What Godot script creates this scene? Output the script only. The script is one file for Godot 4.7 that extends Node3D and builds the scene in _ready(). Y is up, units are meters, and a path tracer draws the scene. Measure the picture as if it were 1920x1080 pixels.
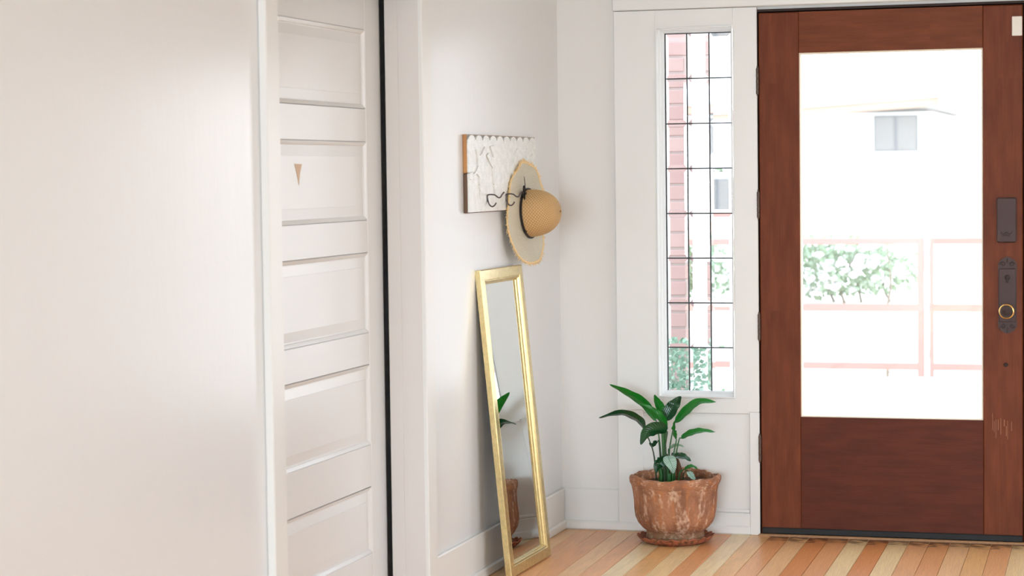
extends Node3D
# An entrance hall seen along its left wall: sliding door, hat board, leaning mirror, potted plant, leaded sidelight and front door.

var M := {}
var used := {}
var rng := RandomNumberGenerator.new()

# ---------------------------------------------------------------- mesh collecting
class MB:
	var v := PackedVector3Array()
	var n := PackedVector3Array()
	var t := PackedVector2Array()
	var xf := Transform3D.IDENTITY
	var uvo := Vector2.ZERO

	func tri(a: Vector3, b: Vector3, c: Vector3, na: Vector3, nb: Vector3, nc: Vector3, ua: Vector2, ub: Vector2, uc: Vector2) -> void:
		if (c - a).cross(b - a).dot(na + nb + nc) < 0.0:
			var x = b; b = c; c = x
			x = nb; nb = nc; nc = x
			var y = ub; ub = uc; uc = y
		v.append(xf * a); v.append(xf * b); v.append(xf * c)
		n.append((xf.basis * na).normalized()); n.append((xf.basis * nb).normalized()); n.append((xf.basis * nc).normalized())
		t.append(ua + uvo); t.append(ub + uvo); t.append(uc + uvo)

	func flat_uv(p: Vector3, nm: Vector3) -> Vector2:
		var a := nm.abs()
		if a.y >= a.x and a.y >= a.z:
			return Vector2(p.x, p.z)
		if a.x >= a.z:
			return Vector2(p.z, p.y)
		return Vector2(p.x, p.y)

	func flat(a: Vector3, b: Vector3, c: Vector3, out: Vector3) -> void:
		var nm := (c - a).cross(b - a)
		if nm.length() < 1e-12:
			return
		nm = nm.normalized()
		if nm.dot(out) < 0.0:
			nm = -nm
		tri(a, b, c, nm, nm, nm, flat_uv(a, nm), flat_uv(b, nm), flat_uv(c, nm))

	func quad(a: Vector3, b: Vector3, c: Vector3, d: Vector3, out: Vector3) -> void:
		flat(a, b, c, out); flat(a, c, d, out)

	# box with chamfered edges between two corners
	func box(lo: Vector3, hi: Vector3, ch := 0.002) -> void:
		var c := (lo + hi) / 2.0
		var h := (hi - lo).abs() / 2.0
		ch = minf(ch, minf(h.x, minf(h.y, h.z)) * 0.8)
		var P := func(s: Vector3, ax: int) -> Vector3:
			var q := Vector3(s.x * (h.x - ch), s.y * (h.y - ch), s.z * (h.z - ch))
			q[ax] = s[ax] * h[ax]
			return c + q
		for ax in 3:
			var b := (ax + 1) % 3
			var d := (ax + 2) % 3
			for sg in [-1.0, 1.0]:
				var q := []
				for k in [[-1.0, -1.0], [1.0, -1.0], [1.0, 1.0], [-1.0, 1.0]]:
					var s := Vector3.ZERO
					s[ax] = sg; s[b] = k[0]; s[d] = k[1]
					q.append(P.call(s, ax))
				var o := Vector3.ZERO
				o[ax] = sg
				quad(q[0], q[1], q[2], q[3], o)
			if ch > 0.0:
				for sb in [-1.0, 1.0]:
					for sd in [-1.0, 1.0]:
						var s0 := Vector3.ZERO
						s0[ax] = -1.0; s0[b] = sb; s0[d] = sd
						var s1 := s0
						s1[ax] = 1.0
						var o2 := Vector3.ZERO
						o2[b] = sb; o2[d] = sd
						quad(P.call(s0, b), P.call(s1, b), P.call(s1, d), P.call(s0, d), o2)
		if ch > 0.0:
			for sx in [-1.0, 1.0]:
				for sy in [-1.0, 1.0]:
					for sz in [-1.0, 1.0]:
						var s := Vector3(sx, sy, sz)
						flat(P.call(s, 0), P.call(s, 1), P.call(s, 2), s)

	# smooth surface through rows of points
	func grid(rows: Array, wrap_u := false, wrap_v := false, hint := Vector3.ZERO, uv_scale := Vector2.ONE) -> void:
		var R := rows.size()
		var K: int = rows[0].size()
		var nm := []
		for i in R:
			var line := []
			for j in K:
				var ia := (i - 1 + R) % R if wrap_v else maxi(i - 1, 0)
				var ib := (i + 1) % R if wrap_v else mini(i + 1, R - 1)
				var ja := (j - 1 + K) % K if wrap_u else maxi(j - 1, 0)
				var jb := (j + 1) % K if wrap_u else mini(j + 1, K - 1)
				var du: Vector3 = rows[i][jb] - rows[i][ja]
				var dv: Vector3 = rows[ib][j] - rows[ia][j]
				if du.length() < 1e-7:
					var i2 := i + 1 if i + 1 < R else i - 1
					du = rows[i2][jb] - rows[i2][ja]
				if dv.length() < 1e-7:
					dv = Vector3(0, 1e-6, 0)
				line.append(du.cross(dv).normalized())
			nm.append(line)
		if hint != Vector3.ZERO:
			var s := 0.0
			for line in nm:
				for q in line:
					s += q.dot(hint)
			if s < 0.0:
				for line in nm:
					for j in line.size():
						line[j] = -line[j]
		var RR := R if wrap_v else R - 1
		var KK := K if wrap_u else K - 1
		for i in RR:
			for j in KK:
				var i1 := (i + 1) % R
				var j1 := (j + 1) % K
				var ua := Vector2(float(j) / KK, float(i) / RR) * uv_scale
				var ub := Vector2(float(j + 1) / KK, float(i) / RR) * uv_scale
				var uc := Vector2(float(j + 1) / KK, float(i + 1) / RR) * uv_scale
				var ud := Vector2(float(j) / KK, float(i + 1) / RR) * uv_scale
				if rows[i][j].distance_to(rows[i][j1]) > 1e-7:
					tri(rows[i][j], rows[i][j1], rows[i1][j1], nm[i][j], nm[i][j1], nm[i1][j1], ua, ub, uc)
				if rows[i1][j1].distance_to(rows[i1][j]) > 1e-7:
					tri(rows[i][j], rows[i1][j1], rows[i1][j], nm[i][j], nm[i1][j1], nm[i1][j], ua, uc, ud)

	# round rod along points; radius may differ along it
	func tube(pts: Array, r0: float, r1 := -1.0, sides := 8) -> void:
		if r1 < 0.0:
			r1 = r0
		var rows := []
		var side := Vector3.ZERO
		for i in pts.size():
			var d: Vector3 = (pts[mini(i + 1, pts.size() - 1)] - pts[maxi(i - 1, 0)]).normalized()
			if side == Vector3.ZERO:
				side = d.cross(Vector3(0.31, 0.9, 0.17)).normalized()
			side = (side - d * side.dot(d)).normalized()
			var up := d.cross(side)
			var r := lerpf(r0, r1, float(i) / maxf(pts.size() - 1, 1))
			var line := []
			for k in sides:
				var a := TAU * k / sides
				line.append(pts[i] + (side * cos(a) + up * sin(a)) * r)
			rows.append(line)
		for e in [0, rows.size() - 1]:
			var d2: Vector3 = pts[e] - pts[1 if e == 0 else e - 1]
			for k in sides:
				flat(pts[e], rows[e][k], rows[e][(k + 1) % sides], d2)
		_tube_skin(rows, pts)

	func _tube_skin(rows: Array, pts: Array) -> void:
		var K: int = rows[0].size()
		for i in rows.size() - 1:
			for j in K:
				var j1 := (j + 1) % K
				var a: Vector3 = rows[i][j]; var b: Vector3 = rows[i][j1]; var c: Vector3 = rows[i + 1][j1]; var d: Vector3 = rows[i + 1][j]
				var na: Vector3 = (a - pts[i]).normalized(); var nb: Vector3 = (b - pts[i]).normalized()
				var nc: Vector3 = (c - pts[i + 1]).normalized(); var nd: Vector3 = (d - pts[i + 1]).normalized()
				var u0 := float(j) / K; var u1 := float(j + 1) / K
				var v0 := float(i) / (rows.size() - 1); var v1 := float(i + 1) / (rows.size() - 1)
				tri(a, b, c, na, nb, nc, Vector2(u0, v0), Vector2(u1, v0), Vector2(u1, v1))
				tri(a, c, d, na, nc, nd, Vector2(u0, v0), Vector2(u1, v1), Vector2(u0, v1))

	# turned profile (radius, height) about the y axis of the current transform
	func lathe(prof: Array, sides := 32, uv_scale := Vector2.ONE) -> void:
		var rows := []
		for p in prof:
			var line := []
			for k in sides:
				var a := TAU * k / sides
				line.append(Vector3(cos(a) * p.x, p.y, sin(a) * p.x))
			rows.append(line)
		_rings(rows, uv_scale)

	func _rings(rows: Array, uv_scale := Vector2.ONE) -> void:
		# outward normals from the profile's own direction: profiles run from the foot upwards on the outside
		var R := rows.size(); var K: int = rows[0].size()
		var nm := []
		for i in R:
			var line := []
			for j in K:
				var du: Vector3 = rows[i][(j + 1) % K] - rows[i][(j - 1 + K) % K]
				if du.length() < 1e-6:
					var i2 := i - 1 if i > 0 else i + 1
					du = rows[i2][(j + 1) % K] - rows[i2][(j - 1 + K) % K]
				var dv: Vector3 = rows[mini(i + 1, R - 1)][j] - rows[maxi(i - 1, 0)][j]
				line.append(dv.cross(du).normalized())
			nm.append(line)
		for i in R - 1:
			for j in K:
				var j1 := (j + 1) % K
				var u0 := float(j) / K; var u1 := float(j + 1) / K
				var v0 := float(i) / (R - 1); var v1 := float(i + 1) / (R - 1)
				var a: Vector3 = rows[i][j]; var b: Vector3 = rows[i][j1]; var c: Vector3 = rows[i + 1][j1]; var d: Vector3 = rows[i + 1][j]
				if a.distance_to(b) > 1e-7:
					tri(a, b, c, nm[i][j], nm[i][j1], nm[i + 1][j1], Vector2(u0, v0) * uv_scale, Vector2(u1, v0) * uv_scale, Vector2(u1, v1) * uv_scale)
				if c.distance_to(d) > 1e-7:
					tri(a, c, d, nm[i][j], nm[i + 1][j1], nm[i + 1][j], Vector2(u0, v0) * uv_scale, Vector2(u1, v1) * uv_scale, Vector2(u0, v1) * uv_scale)

	# flat outline (in x, y of the current transform) from z0 to z1, its front edge chamfered
	func prism(poly: PackedVector2Array, z0: float, z1: float, ch := 0.0) -> void:
		if Geometry2D.is_polygon_clockwise(poly):
			poly.reverse()
		var top := poly
		if ch > 0.0:
			var ins := Geometry2D.offset_polygon(poly, -ch)
			if ins.size() == 1 and ins[0].size() == poly.size():
				top = ins[0]
				var best := 0
				for k in top.size():
					if top[k].distance_to(poly[0]) < top[best].distance_to(poly[0]):
						best = k
				var turned := PackedVector2Array()
				for k in top.size():
					turned.append(top[(k + best) % top.size()])
				top = turned
			else:
				ch = 0.0
		var idx := Geometry2D.triangulate_polygon(top)
		for k in range(0, idx.size(), 3):
			flat(V(top[idx[k]], z1), V(top[idx[k + 1]], z1), V(top[idx[k + 2]], z1), Vector3(0, 0, signf(z1 - z0)))
		idx = Geometry2D.triangulate_polygon(poly)
		for k in range(0, idx.size(), 3):
			flat(V(poly[idx[k]], z0), V(poly[idx[k + 1]], z0), V(poly[idx[k + 2]], z0), Vector3(0, 0, -signf(z1 - z0)))
		var zc := z1 - signf(z1 - z0) * ch
		for k in poly.size():
			var a := poly[k]; var b := poly[(k + 1) % poly.size()]
			var o := Vector3((b - a).y, -(b - a).x, 0)
			quad(V(a, z0), V(b, z0), V(b, zc), V(a, zc), o)
			if ch > 0.0:
				quad(V(a, zc), V(b, zc), V(top[(k + 1) % top.size()], z1), V(top[k], z1), o + Vector3(0, 0, signf(z1 - z0) * o.length()))

	func V(p: Vector2, z: float) -> Vector3:
		return Vector3(p.x, p.y, z)

	# one side (0 bottom, 1 right, 2 top, 3 left) of a mitred frame round the origin, in x, y; profile of (inwards, outwards)
	func frame_side(k: int, w: float, h: float, prof: Array) -> void:
		var sx := [-1.0, 1.0, 1.0, -1.0]; var sy := [-1.0, -1.0, 1.0, 1.0]
		var k1 := (k + 1) % 4
		var inward: Vector3 = [Vector3(0, 1, 0), Vector3(-1, 0, 0), Vector3(0, -1, 0), Vector3(1, 0, 0)][k]
		for i in prof.size() - 1:
			var p: Vector2 = prof[i]; var q: Vector2 = prof[i + 1]
			var a := Vector3(sx[k] * (w / 2 - p.x), sy[k] * (h / 2 - p.x), p.y)
			var b := Vector3(sx[k1] * (w / 2 - p.x), sy[k1] * (h / 2 - p.x), p.y)
			var c := Vector3(sx[k1] * (w / 2 - q.x), sy[k1] * (h / 2 - q.x), q.y)
			var d := Vector3(sx[k] * (w / 2 - q.x), sy[k] * (h / 2 - q.x), q.y)
			var e := q - p
			quad(a, b, c, d, inward * -e.y + Vector3(0, 0, e.x))

	func mesh(origin := Vector3.ZERO) -> ArrayMesh:
		var w := PackedVector3Array()
		w.resize(v.size())
		for i in v.size():
			w[i] = v[i] - origin
		var arr := []
		arr.resize(Mesh.ARRAY_MAX)
		arr[Mesh.ARRAY_VERTEX] = w
		arr[Mesh.ARRAY_NORMAL] = n
		arr[Mesh.ARRAY_TEX_UV] = t
		var m := ArrayMesh.new()
		m.add_surface_from_arrays(Mesh.PRIMITIVE_TRIANGLES, arr)
		return m

# ---------------------------------------------------------------- naming and parenting
func numbered(called: String) -> String:
	if not used.has(called):
		used[called] = 0
		return called
	used[called] += 1
	return "%s_%03d" % [called, used[called]]

func tag(o: Node3D, label: String, category := "", group := "", kind := "") -> void:
	if label != "": o.set_meta("label", label)
	if category != "": o.set_meta("category", category)
	if group != "": o.set_meta("group", group)
	if kind != "": o.set_meta("kind", kind)

func base(called: String, at: Vector3, label: String, category := "", kind := "", group := "") -> Node3D:
	var o := Node3D.new()
	o.name = numbered(called)
	add_child(o)
	o.position = at
	o.set_meta("at", at)
	tag(o, label, category, group, kind)
	return o

# commits a mesh given in the hall's coordinates as one object or part
func put(mb: MB, called: String, m: Material, parent: Node3D = null, label := "") -> MeshInstance3D:
	var o := MeshInstance3D.new()
	var at := Vector3.ZERO
	if parent:
		at = parent.get_meta("at")
	o.mesh = mb.mesh(at)
	o.material_override = m
	o.set_meta("at", at)
	if parent:
		o.name = called
		parent.add_child(o, true)
	else:
		o.name = numbered(called)
		add_child(o)
	if label != "": o.set_meta("label", label)
	return o

func bx(lo: Vector3, hi: Vector3, ch := 0.002) -> MB:
	var b := MB.new()
	b.box(lo, hi, ch)
	return b

func v3(x: float, y: float, z: float) -> Vector3:
	return Vector3(x, y, z)

func curve(pts: Array, steps := 6) -> Array:
	var out := []
	for i in pts.size() - 1:
		var p0 = pts[maxi(i - 1, 0)]; var p1 = pts[i]; var p2 = pts[i + 1]; var p3 = pts[mini(i + 2, pts.size() - 1)]
		for k in steps:
			out.append(p1.cubic_interpolate(p2, p0, p3, float(k) / steps))
	out.append(pts[-1])
	return out

# ---------------------------------------------------------------- materials
func mat(c: Color, rough: float, metal := 0.0) -> StandardMaterial3D:
	var m := StandardMaterial3D.new()
	m.albedo_color = c
	m.roughness = rough
	m.metallic = metal
	return m

func tex(w: int, h: int, f: Callable) -> Image:
	var im := Image.create(w, h, false, Image.FORMAT_RGB8)
	for y in h:
		for x in w:
			im.set_pixel(x, y, f.call(x, y))
	return im

func it(im: Image) -> ImageTexture:
	return ImageTexture.create_from_image(im)

func noise(s: int, freq: float, oct := 3) -> FastNoiseLite:
	var f := FastNoiseLite.new()
	f.seed = s
	f.frequency = freq
	f.fractal_octaves = oct
	f.noise_type = FastNoiseLite.TYPE_SIMPLEX_SMOOTH
	return f

func materials() -> void:
	# painted walls: satin, faintly uneven from the roller
	var n1 := noise(3, 0.02, 4)
	var paint_im := tex(256, 256, func(x, y):
		var g: float = 0.5 + 0.32 * n1.get_noise_2d(x * 2.0, y * 0.7)
		return Color(g, g, g))
	var paint_bump := it(paint_im)
	M.wall = mat(Color(0.92, 0.92, 0.918), 0.28)
	M.wall_end = mat(Color(0.92, 0.905, 0.885), 0.5)
	M.trim = mat(Color(0.925, 0.92, 0.905), 0.34)
	M.door_paint = mat(Color(0.92, 0.918, 0.912), 0.30)
	M.jamb = mat(Color(0.885, 0.86, 0.84), 0.45)  # white trim paint darkened for the dimmer side facing the camera
	M.sash = mat(Color(0.96, 0.96, 0.95), 0.4)
	for k in [M.wall, M.wall_end, M.door_paint]:
		k.heightmap_enabled = true
		k.heightmap_texture = paint_bump
		k.heightmap_scale = 0.10 if k != M.door_paint else 0.04
		k.uv1_triplanar = true
		k.uv1_world_triplanar = true
		k.uv1_scale = Vector3(1.6, 1.6, 1.6)
	M.wall.metallic_specular = 0.9
	M.door_paint.metallic_specular = 1.0
	M.trim.metallic_specular = 0.7
	M.ceiling = mat(Color(0.93, 0.91, 0.88), 0.7)
	# wood grain, streaks along v
	var g1 := noise(11, 0.06, 3); var g2 := noise(12, 0.012, 3); var g3 := noise(13, 0.25, 2)
	var grain := it(tex(256, 1024, func(x, y):
		var warp: float = 9.0 * g2.get_noise_2d(x * 0.5, y * 0.35)
		var a: float = g1.get_noise_2d((x + warp) * 2.6, y * 0.06)
		var b: float = g3.get_noise_2d(x * 2.0, y * 0.05)
		var c: float = g2.get_noise_2d(x, y * 0.3)
		var s: float = clampf(0.96 + 0.08 * a + 0.04 * b + 0.05 * c, 0.0, 1.0)
		return Color(s, s * (0.985 + 0.02 * a), s * (0.97 + 0.03 * a))))
	M.planks = []
	for c in [Color(0.97, 0.78, 0.57), Color(0.93, 0.67, 0.45), Color(0.99, 0.86, 0.65), Color(0.95, 0.71, 0.50), Color(0.90, 0.60, 0.37), Color(0.96, 0.75, 0.51), Color(1.0, 0.90, 0.72)]:
		var m := mat(c, 0.33)
		m.albedo_texture = grain
		m.uv1_scale = Vector3(5.0, 0.9, 1.0)
		M.planks.append(m)
	# boards ending at the front door: the same grain with trodden-in dirt over their first hand's breadth
	M.door_planks = []
	for k in M.planks.size():
		M.door_planks.append([])
	for q in 3:
		var dn := noise(70 + q, 0.03, 3)
		var worn := it(tex(128, 2048, func(x, y):
			var warp: float = 5.0 * g2.get_noise_2d(x, y * 1.4 + 900 * q)
			var a: float = g1.get_noise_2d((x + warp) * 5.2, y * 0.12 + 500 * q)
			var b: float = g3.get_noise_2d(x * 4.0, y * 0.1)
			var s: float = clampf(0.96 + 0.08 * a + 0.04 * b, 0.0, 1.0)
			var z: float = y * 4.3 / 2048.0
			var d: float = clampf((0.115 + 0.13 * dn.get_noise_2d(x * 0.6, y * 2.0) - z) / 0.07, 0.0, 0.8)
			return Color(s, s * (0.985 + 0.02 * a), s * 0.97).lerp(Color(0.33, 0.24, 0.17), d)))
		for k in M.planks.size():
			var m: StandardMaterial3D = M.planks[k].duplicate()
			m.albedo_texture = worn
			m.uv1_scale = Vector3(5.0, 1.0 / 4.3, 1.0)
			M.door_planks[k].append(m)
	M.subfloor = mat(Color(0.16, 0.10, 0.06), 0.9)
	# dark stained door wood: mottled stain over fine grain
	var d1 := noise(21, 0.02, 4); var d2 := noise(22, 0.16, 2)
	var dwood := it(tex(512, 512, func(x, y):
		var s: float = 0.90 + 0.11 * d1.get_noise_2d(x * 0.7, y * 0.35) + 0.07 * d2.get_noise_2d(x * 1.5, y * 0.03) + 0.08 * d2.get_noise_2d(x * 6.0, y * 6.0)
		s = clampf(s, 0.3, 1.0)
		return Color(s, s * 0.97, s * 0.95)))
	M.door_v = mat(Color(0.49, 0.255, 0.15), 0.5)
	M.door_v.albedo_texture = dwood
	M.door_v.uv1_scale = Vector3(2.6, 1.1, 1.0)
	var dwood_h := it(tex(512, 512, func(x, y):
		var s: float = 0.90 + 0.11 * d1.get_noise_2d(x * 0.35, y * 0.7 + 300) + 0.06 * d2.get_noise_2d(x * 0.03, y * 1.5) + 0.08 * d2.get_noise_2d(x * 6.0, y * 6.0)
		s = clampf(s, 0.3, 1.0)
		return Color(s, s * 0.97, s * 0.95)))
	M.door_h_dim = mat(Color(0.40, 0.195, 0.12), 0.5)  # same wood as the stiles, darkened for the dimmer foot of the door
	M.door_top_lit = mat(Color(0.51, 0.275, 0.155), 0.5)  # same wood again, lightened for the glare around the top
	M.door_top_lit.metallic_specular = 0.3
	M.door_top_lit.albedo_texture = dwood_h
	M.door_top_lit.uv1_scale = Vector3(1.1, 2.6, 1.0)
	M.door_h_dim.albedo_texture = dwood_h
	M.door_h_dim.uv1_scale = Vector3(1.1, 2.6, 1.0)
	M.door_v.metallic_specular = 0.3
	M.door_h_dim.metallic_specular = 0.3
	M.bead_paint = mat(Color(0.92, 0.87, 0.78), 0.45)
	M.door_edge = mat(Color(0.17, 0.10, 0.07), 0.7)
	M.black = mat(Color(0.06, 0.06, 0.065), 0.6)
	M.bronze = mat(Color(0.26, 0.185, 0.175), 0.55, 0.2)
	M.bronze_dark = mat(Color(0.20, 0.135, 0.115), 0.55, 0.2)
	M.brass = mat(Color(0.92, 0.76, 0.48), 0.22, 1.0)
	M.hinge = mat(Color(0.36, 0.29, 0.25), 0.45, 0.6)
	M.plastic = mat(Color(0.93, 0.90, 0.86), 0.5)
	M.threshold = mat(Color(0.70, 0.53, 0.38), 0.5)
	M.threshold.albedo_texture = grain
	M.bare_wood = mat(Color(0.78, 0.56, 0.34), 0.6)
	M.bare_wood.albedo_texture = grain
	M.dark_wood = mat(Color(0.45, 0.35, 0.28), 0.75)
	M.dark_wood.albedo_texture = grain
	M.scratch = mat(Color(0.62, 0.40, 0.26), 0.6)
	M.wedge = mat(Color(0.86, 0.74, 0.62), 0.6)
	var w1 := noise(31, 0.03, 3)
	var chalk := it(tex(256, 256, func(x, y):
		var s: float = 0.97 + 0.05 * w1.get_noise_2d(x, y)
		if w1.get_noise_2d(x * 6.0 + 90, y * 6.0) > 0.52:
			s = 0.72
		return Color(s, s, s * 0.99)))
	M.chalk = mat(Color(0.965, 0.965, 0.955), 0.3)
	M.chalk.metallic_specular = 0.9
	M.chalk.albedo_texture = chalk
	M.chalk.uv1_scale = Vector3(3, 3, 1)
	M.grey_wood = mat(Color(0.60, 0.58, 0.54), 0.7)
	M.iron = mat(Color(0.34, 0.30, 0.30), 0.45, 0.3)
	# gilt frame
	var q1 := noise(41, 0.05, 3)
	var gilt := it(tex(256, 256, func(x, y):
		var s: float = clampf(0.93 + 0.08 * q1.get_noise_2d(x, y) + 0.07 * q1.get_noise_2d(x * 5.0, y * 5.0), 0.0, 1.0)
		return Color(s, s, s * 0.97)))
	M.gilt = mat(Color(0.88, 0.79, 0.58), 0.2, 0.6)
	M.gilt.albedo_texture = gilt
	M.gilt.uv1_scale = Vector3(3, 3, 1)
	M.mirror = mat(Color(0.88, 0.89, 0.885), 0.015, 1.0)
	M.glass = mat(Color(0.98, 1.0, 0.99, 0.03), 0.0)
	M.glass.transparency = BaseMaterial3D.TRANSPARENCY_ALPHA
	M.bevel_glass = mat(Color(1, 1, 1, 0.0), 0.0)
	M.bevel_glass.refraction_enabled = true
	M.bevel_glass.refraction_scale = 0.05
	M.lead = mat(Color(0.22, 0.23, 0.23), 0.6, 0.1)
	# straw
	var straw := it(tex(128, 128, func(x, y):
		var row := int(y / 16.0)
		var s: float = 0.90 + 0.11 * sin(TAU * (x / 32.0 + 0.5 * row)) * absf(sin(PI * y / 16.0)) - 0.10 * (1.0 - absf(sin(PI * y / 16.0)))
		return Color(s, s * 0.985, s * 0.955)))
	M.straw = mat(Color(0.92, 0.75, 0.53), 0.75)
	M.straw.albedo_texture = straw
	M.straw.heightmap_enabled = true
	M.straw.heightmap_texture = straw
	M.straw.heightmap_scale = 0.6
	M.straw_brim = mat(Color(1.0, 0.97, 0.89), 0.65)
	M.straw_brim.albedo_texture = straw
	M.straw_brim.heightmap_enabled = true
	M.straw_brim.heightmap_texture = straw
	M.straw_brim.heightmap_scale = 1.0
	for k in [M.straw, M.straw_brim]:
		k.backlight_enabled = true
		k.backlight = Color(0.18, 0.14, 0.09)
	M.fringe = mat(Color(0.95, 0.82, 0.60), 0.8)
	M.cord = mat(Color(0.10, 0.06, 0.05), 0.7)
	# terracotta with limescale and moss
	var t1 := noise(51, 0.012, 4); var t2 := noise(52, 0.05, 4); var t3 := noise(53, 0.1, 3)
	var clay := tex(512, 256, func(x, y):
		var ang: float = x / 512.0 * TAU
		var cx := cos(ang) * 90.0; var cz := sin(ang) * 90.0
		var hgt: float = y / 256.0
		var c := Color(0.70, 0.48, 0.35)
		var a: float = t1.get_noise_3d(cx, y * 0.8, cz); var b: float = t2.get_noise_3d(cx, y * 0.45, cz); var d: float = t3.get_noise_3d(cx, y, cz)
		c = c.lerp(Color(0.50, 0.33, 0.24), clampf(0.35 + 1.3 * a, 0.0, 0.8))
		c = c.lerp(Color(0.76, 0.48, 0.29), clampf(1.6 * b - 0.1, 0.0, 0.8))
		c = c.lerp(Color(0.88, 0.75, 0.65), clampf(1.5 * t2.get_noise_3d(cx + 300, y * 0.3, cz) + 0.9 * d - 0.12, 0.0, 0.75))
		c = c.lerp(Color(0.46, 0.42, 0.31), clampf((0.28 - hgt) * 3.0 + 0.6 * b, 0.0, 0.55) * (1.0 if hgt < 0.36 else 0.0))
		return c)
	M.clay = mat(Color(1, 1, 1), 0.85)
	M.clay.albedo_texture = it(clay)
	var clay_h := it(tex(256, 256, func(x, y):
		var ang: float = x / 256.0 * TAU
		var s: float = 0.5 + 0.5 * t2.get_noise_3d(cos(ang) * 150.0, y * 3.0, sin(ang) * 150.0)
		return Color(s, s, s)))
	M.clay.heightmap_enabled = true
	M.clay.heightmap_texture = clay_h
	M.clay.heightmap_scale = 0.5
	var dish := it(tex(256, 64, func(x, y):
		var ang: float = x / 256.0 * TAU
		var b: float = t2.get_noise_3d(cos(ang) * 150.0, y * 2.0, sin(ang) * 150.0)
		return Color(0.72, 0.42, 0.30).lerp(Color(0.40, 0.28, 0.19), clampf(0.3 + 1.4 * b, 0.0, 1.0))))
	M.dish = mat(Color(1, 1, 1), 0.85)
	M.dish.albedo_texture = dish
	M.soil = mat(Color(0.30, 0.22, 0.15), 0.95)
	# leaves: midrib and side veins
	var leaf := func(mid: Color, vein: Color, share: float) -> Array:
		var hi := Image.create(96, 192, false, Image.FORMAT_RGB8)
		var im := tex(96, 192, func(x, y):
			var u: float = (x / 95.0 - 0.5) * 2.0
			var ph: float = y / 192.0 * 15.0 - absf(u) * 2.4
			var vv: float = pow(absf(cos(ph * PI)), 7.0) * share
			var rib := clampf(1.0 - absf(u) / 0.07, 0.0, 1.0)
			hi.set_pixel(x, y, Color.WHITE * (0.55 + 0.4 * absf(sin(ph * PI)) - 0.35 * rib))
			return mid.lerp(vein, clampf(vv + rib * 0.7, 0.0, 1.0)))
		return [it(im), it(hi)]
	M.leaf = {}
	for k in [["bright", Color(0.10, 0.47, 0.14), Color(0.22, 0.62, 0.20), 0.3, Color(0.10, 0.42, 0.06)], ["dark", Color(0.07, 0.27, 0.14), Color(0.16, 0.40, 0.21), 0.3, Color(0.02, 0.10, 0.02)], ["silver", Color(0.70, 0.80, 0.74), Color(0.12, 0.36, 0.20), 0.8, Color(0.05, 0.1, 0.05)], ["pale", Color(0.50, 0.62, 0.50), Color(0.60, 0.70, 0.56), 0.3, Color(0.1, 0.2, 0.1)]]:  # the whitish kind has gloss painted in; bright is a backlit green
		var two: Array = leaf.call(k[1], k[2], k[3])
		var m := mat(Color(1, 1, 1), 0.2)
		m.albedo_texture = two[0]
		m.heightmap_enabled = true
		m.heightmap_texture = two[1]
		m.heightmap_scale = 0.15
		m.backlight_enabled = true
		m.backlight = k[4]
		M.leaf[k[0]] = m
	M.stem = mat(Color(0.13, 0.38, 0.14), 0.4)
	M.stem_dark = mat(Color(0.16, 0.25, 0.13), 0.4)
	M.stem_dry = mat(Color(0.36, 0.24, 0.13), 0.8)
	# outside: fence and brick colours paled to stand in for glare
	M.concrete = mat(Color(0.84, 0.83, 0.81), 0.9)
	M.rail = mat(Color(0.60, 0.42, 0.385), 0.7)
	M.rail_grey = mat(Color(0.68, 0.62, 0.62), 0.7)  # greyish pink of the fence hinges
	M.white_out = mat(Color(0.92, 0.91, 0.90), 0.7)
	M.brick = []
	for c in [Color(0.62, 0.51, 0.49), Color(0.635, 0.53, 0.51), Color(0.605, 0.49, 0.475)]:
		M.brick.append(mat(c, 0.85))
	M.mortar = mat(Color(0.62, 0.56, 0.545), 0.95)
	M.siding = mat(Color(0.93, 0.92, 0.90), 0.8)
	M.peach = mat(Color(0.80, 0.66, 0.56), 0.8)
	M.fascia = mat(Color(0.66, 0.53, 0.44), 0.8)
	M.roof = mat(Color(0.72, 0.71, 0.70), 0.9)
	M.far_glass = mat(Color(0.39, 0.375, 0.36), 0.4)
	M.far_frame = mat(Color(0.30, 0.31, 0.32), 0.6)
	M.foliage = mat(Color(0.52, 0.58, 0.49), 0.6)
	M.foliage.backlight_enabled = true
	M.foliage.backlight = Color(0.25, 0.35, 0.15)
	M.petal = mat(Color(0.94, 0.93, 0.92), 0.7)
	M.shrub = mat(Color(0.48, 0.60, 0.52), 0.6)
	M.twig = mat(Color(0.46, 0.41, 0.35), 0.8)
	M.glaze = mat(Color(0.40, 0.50, 0.45), 0.4)

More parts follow.
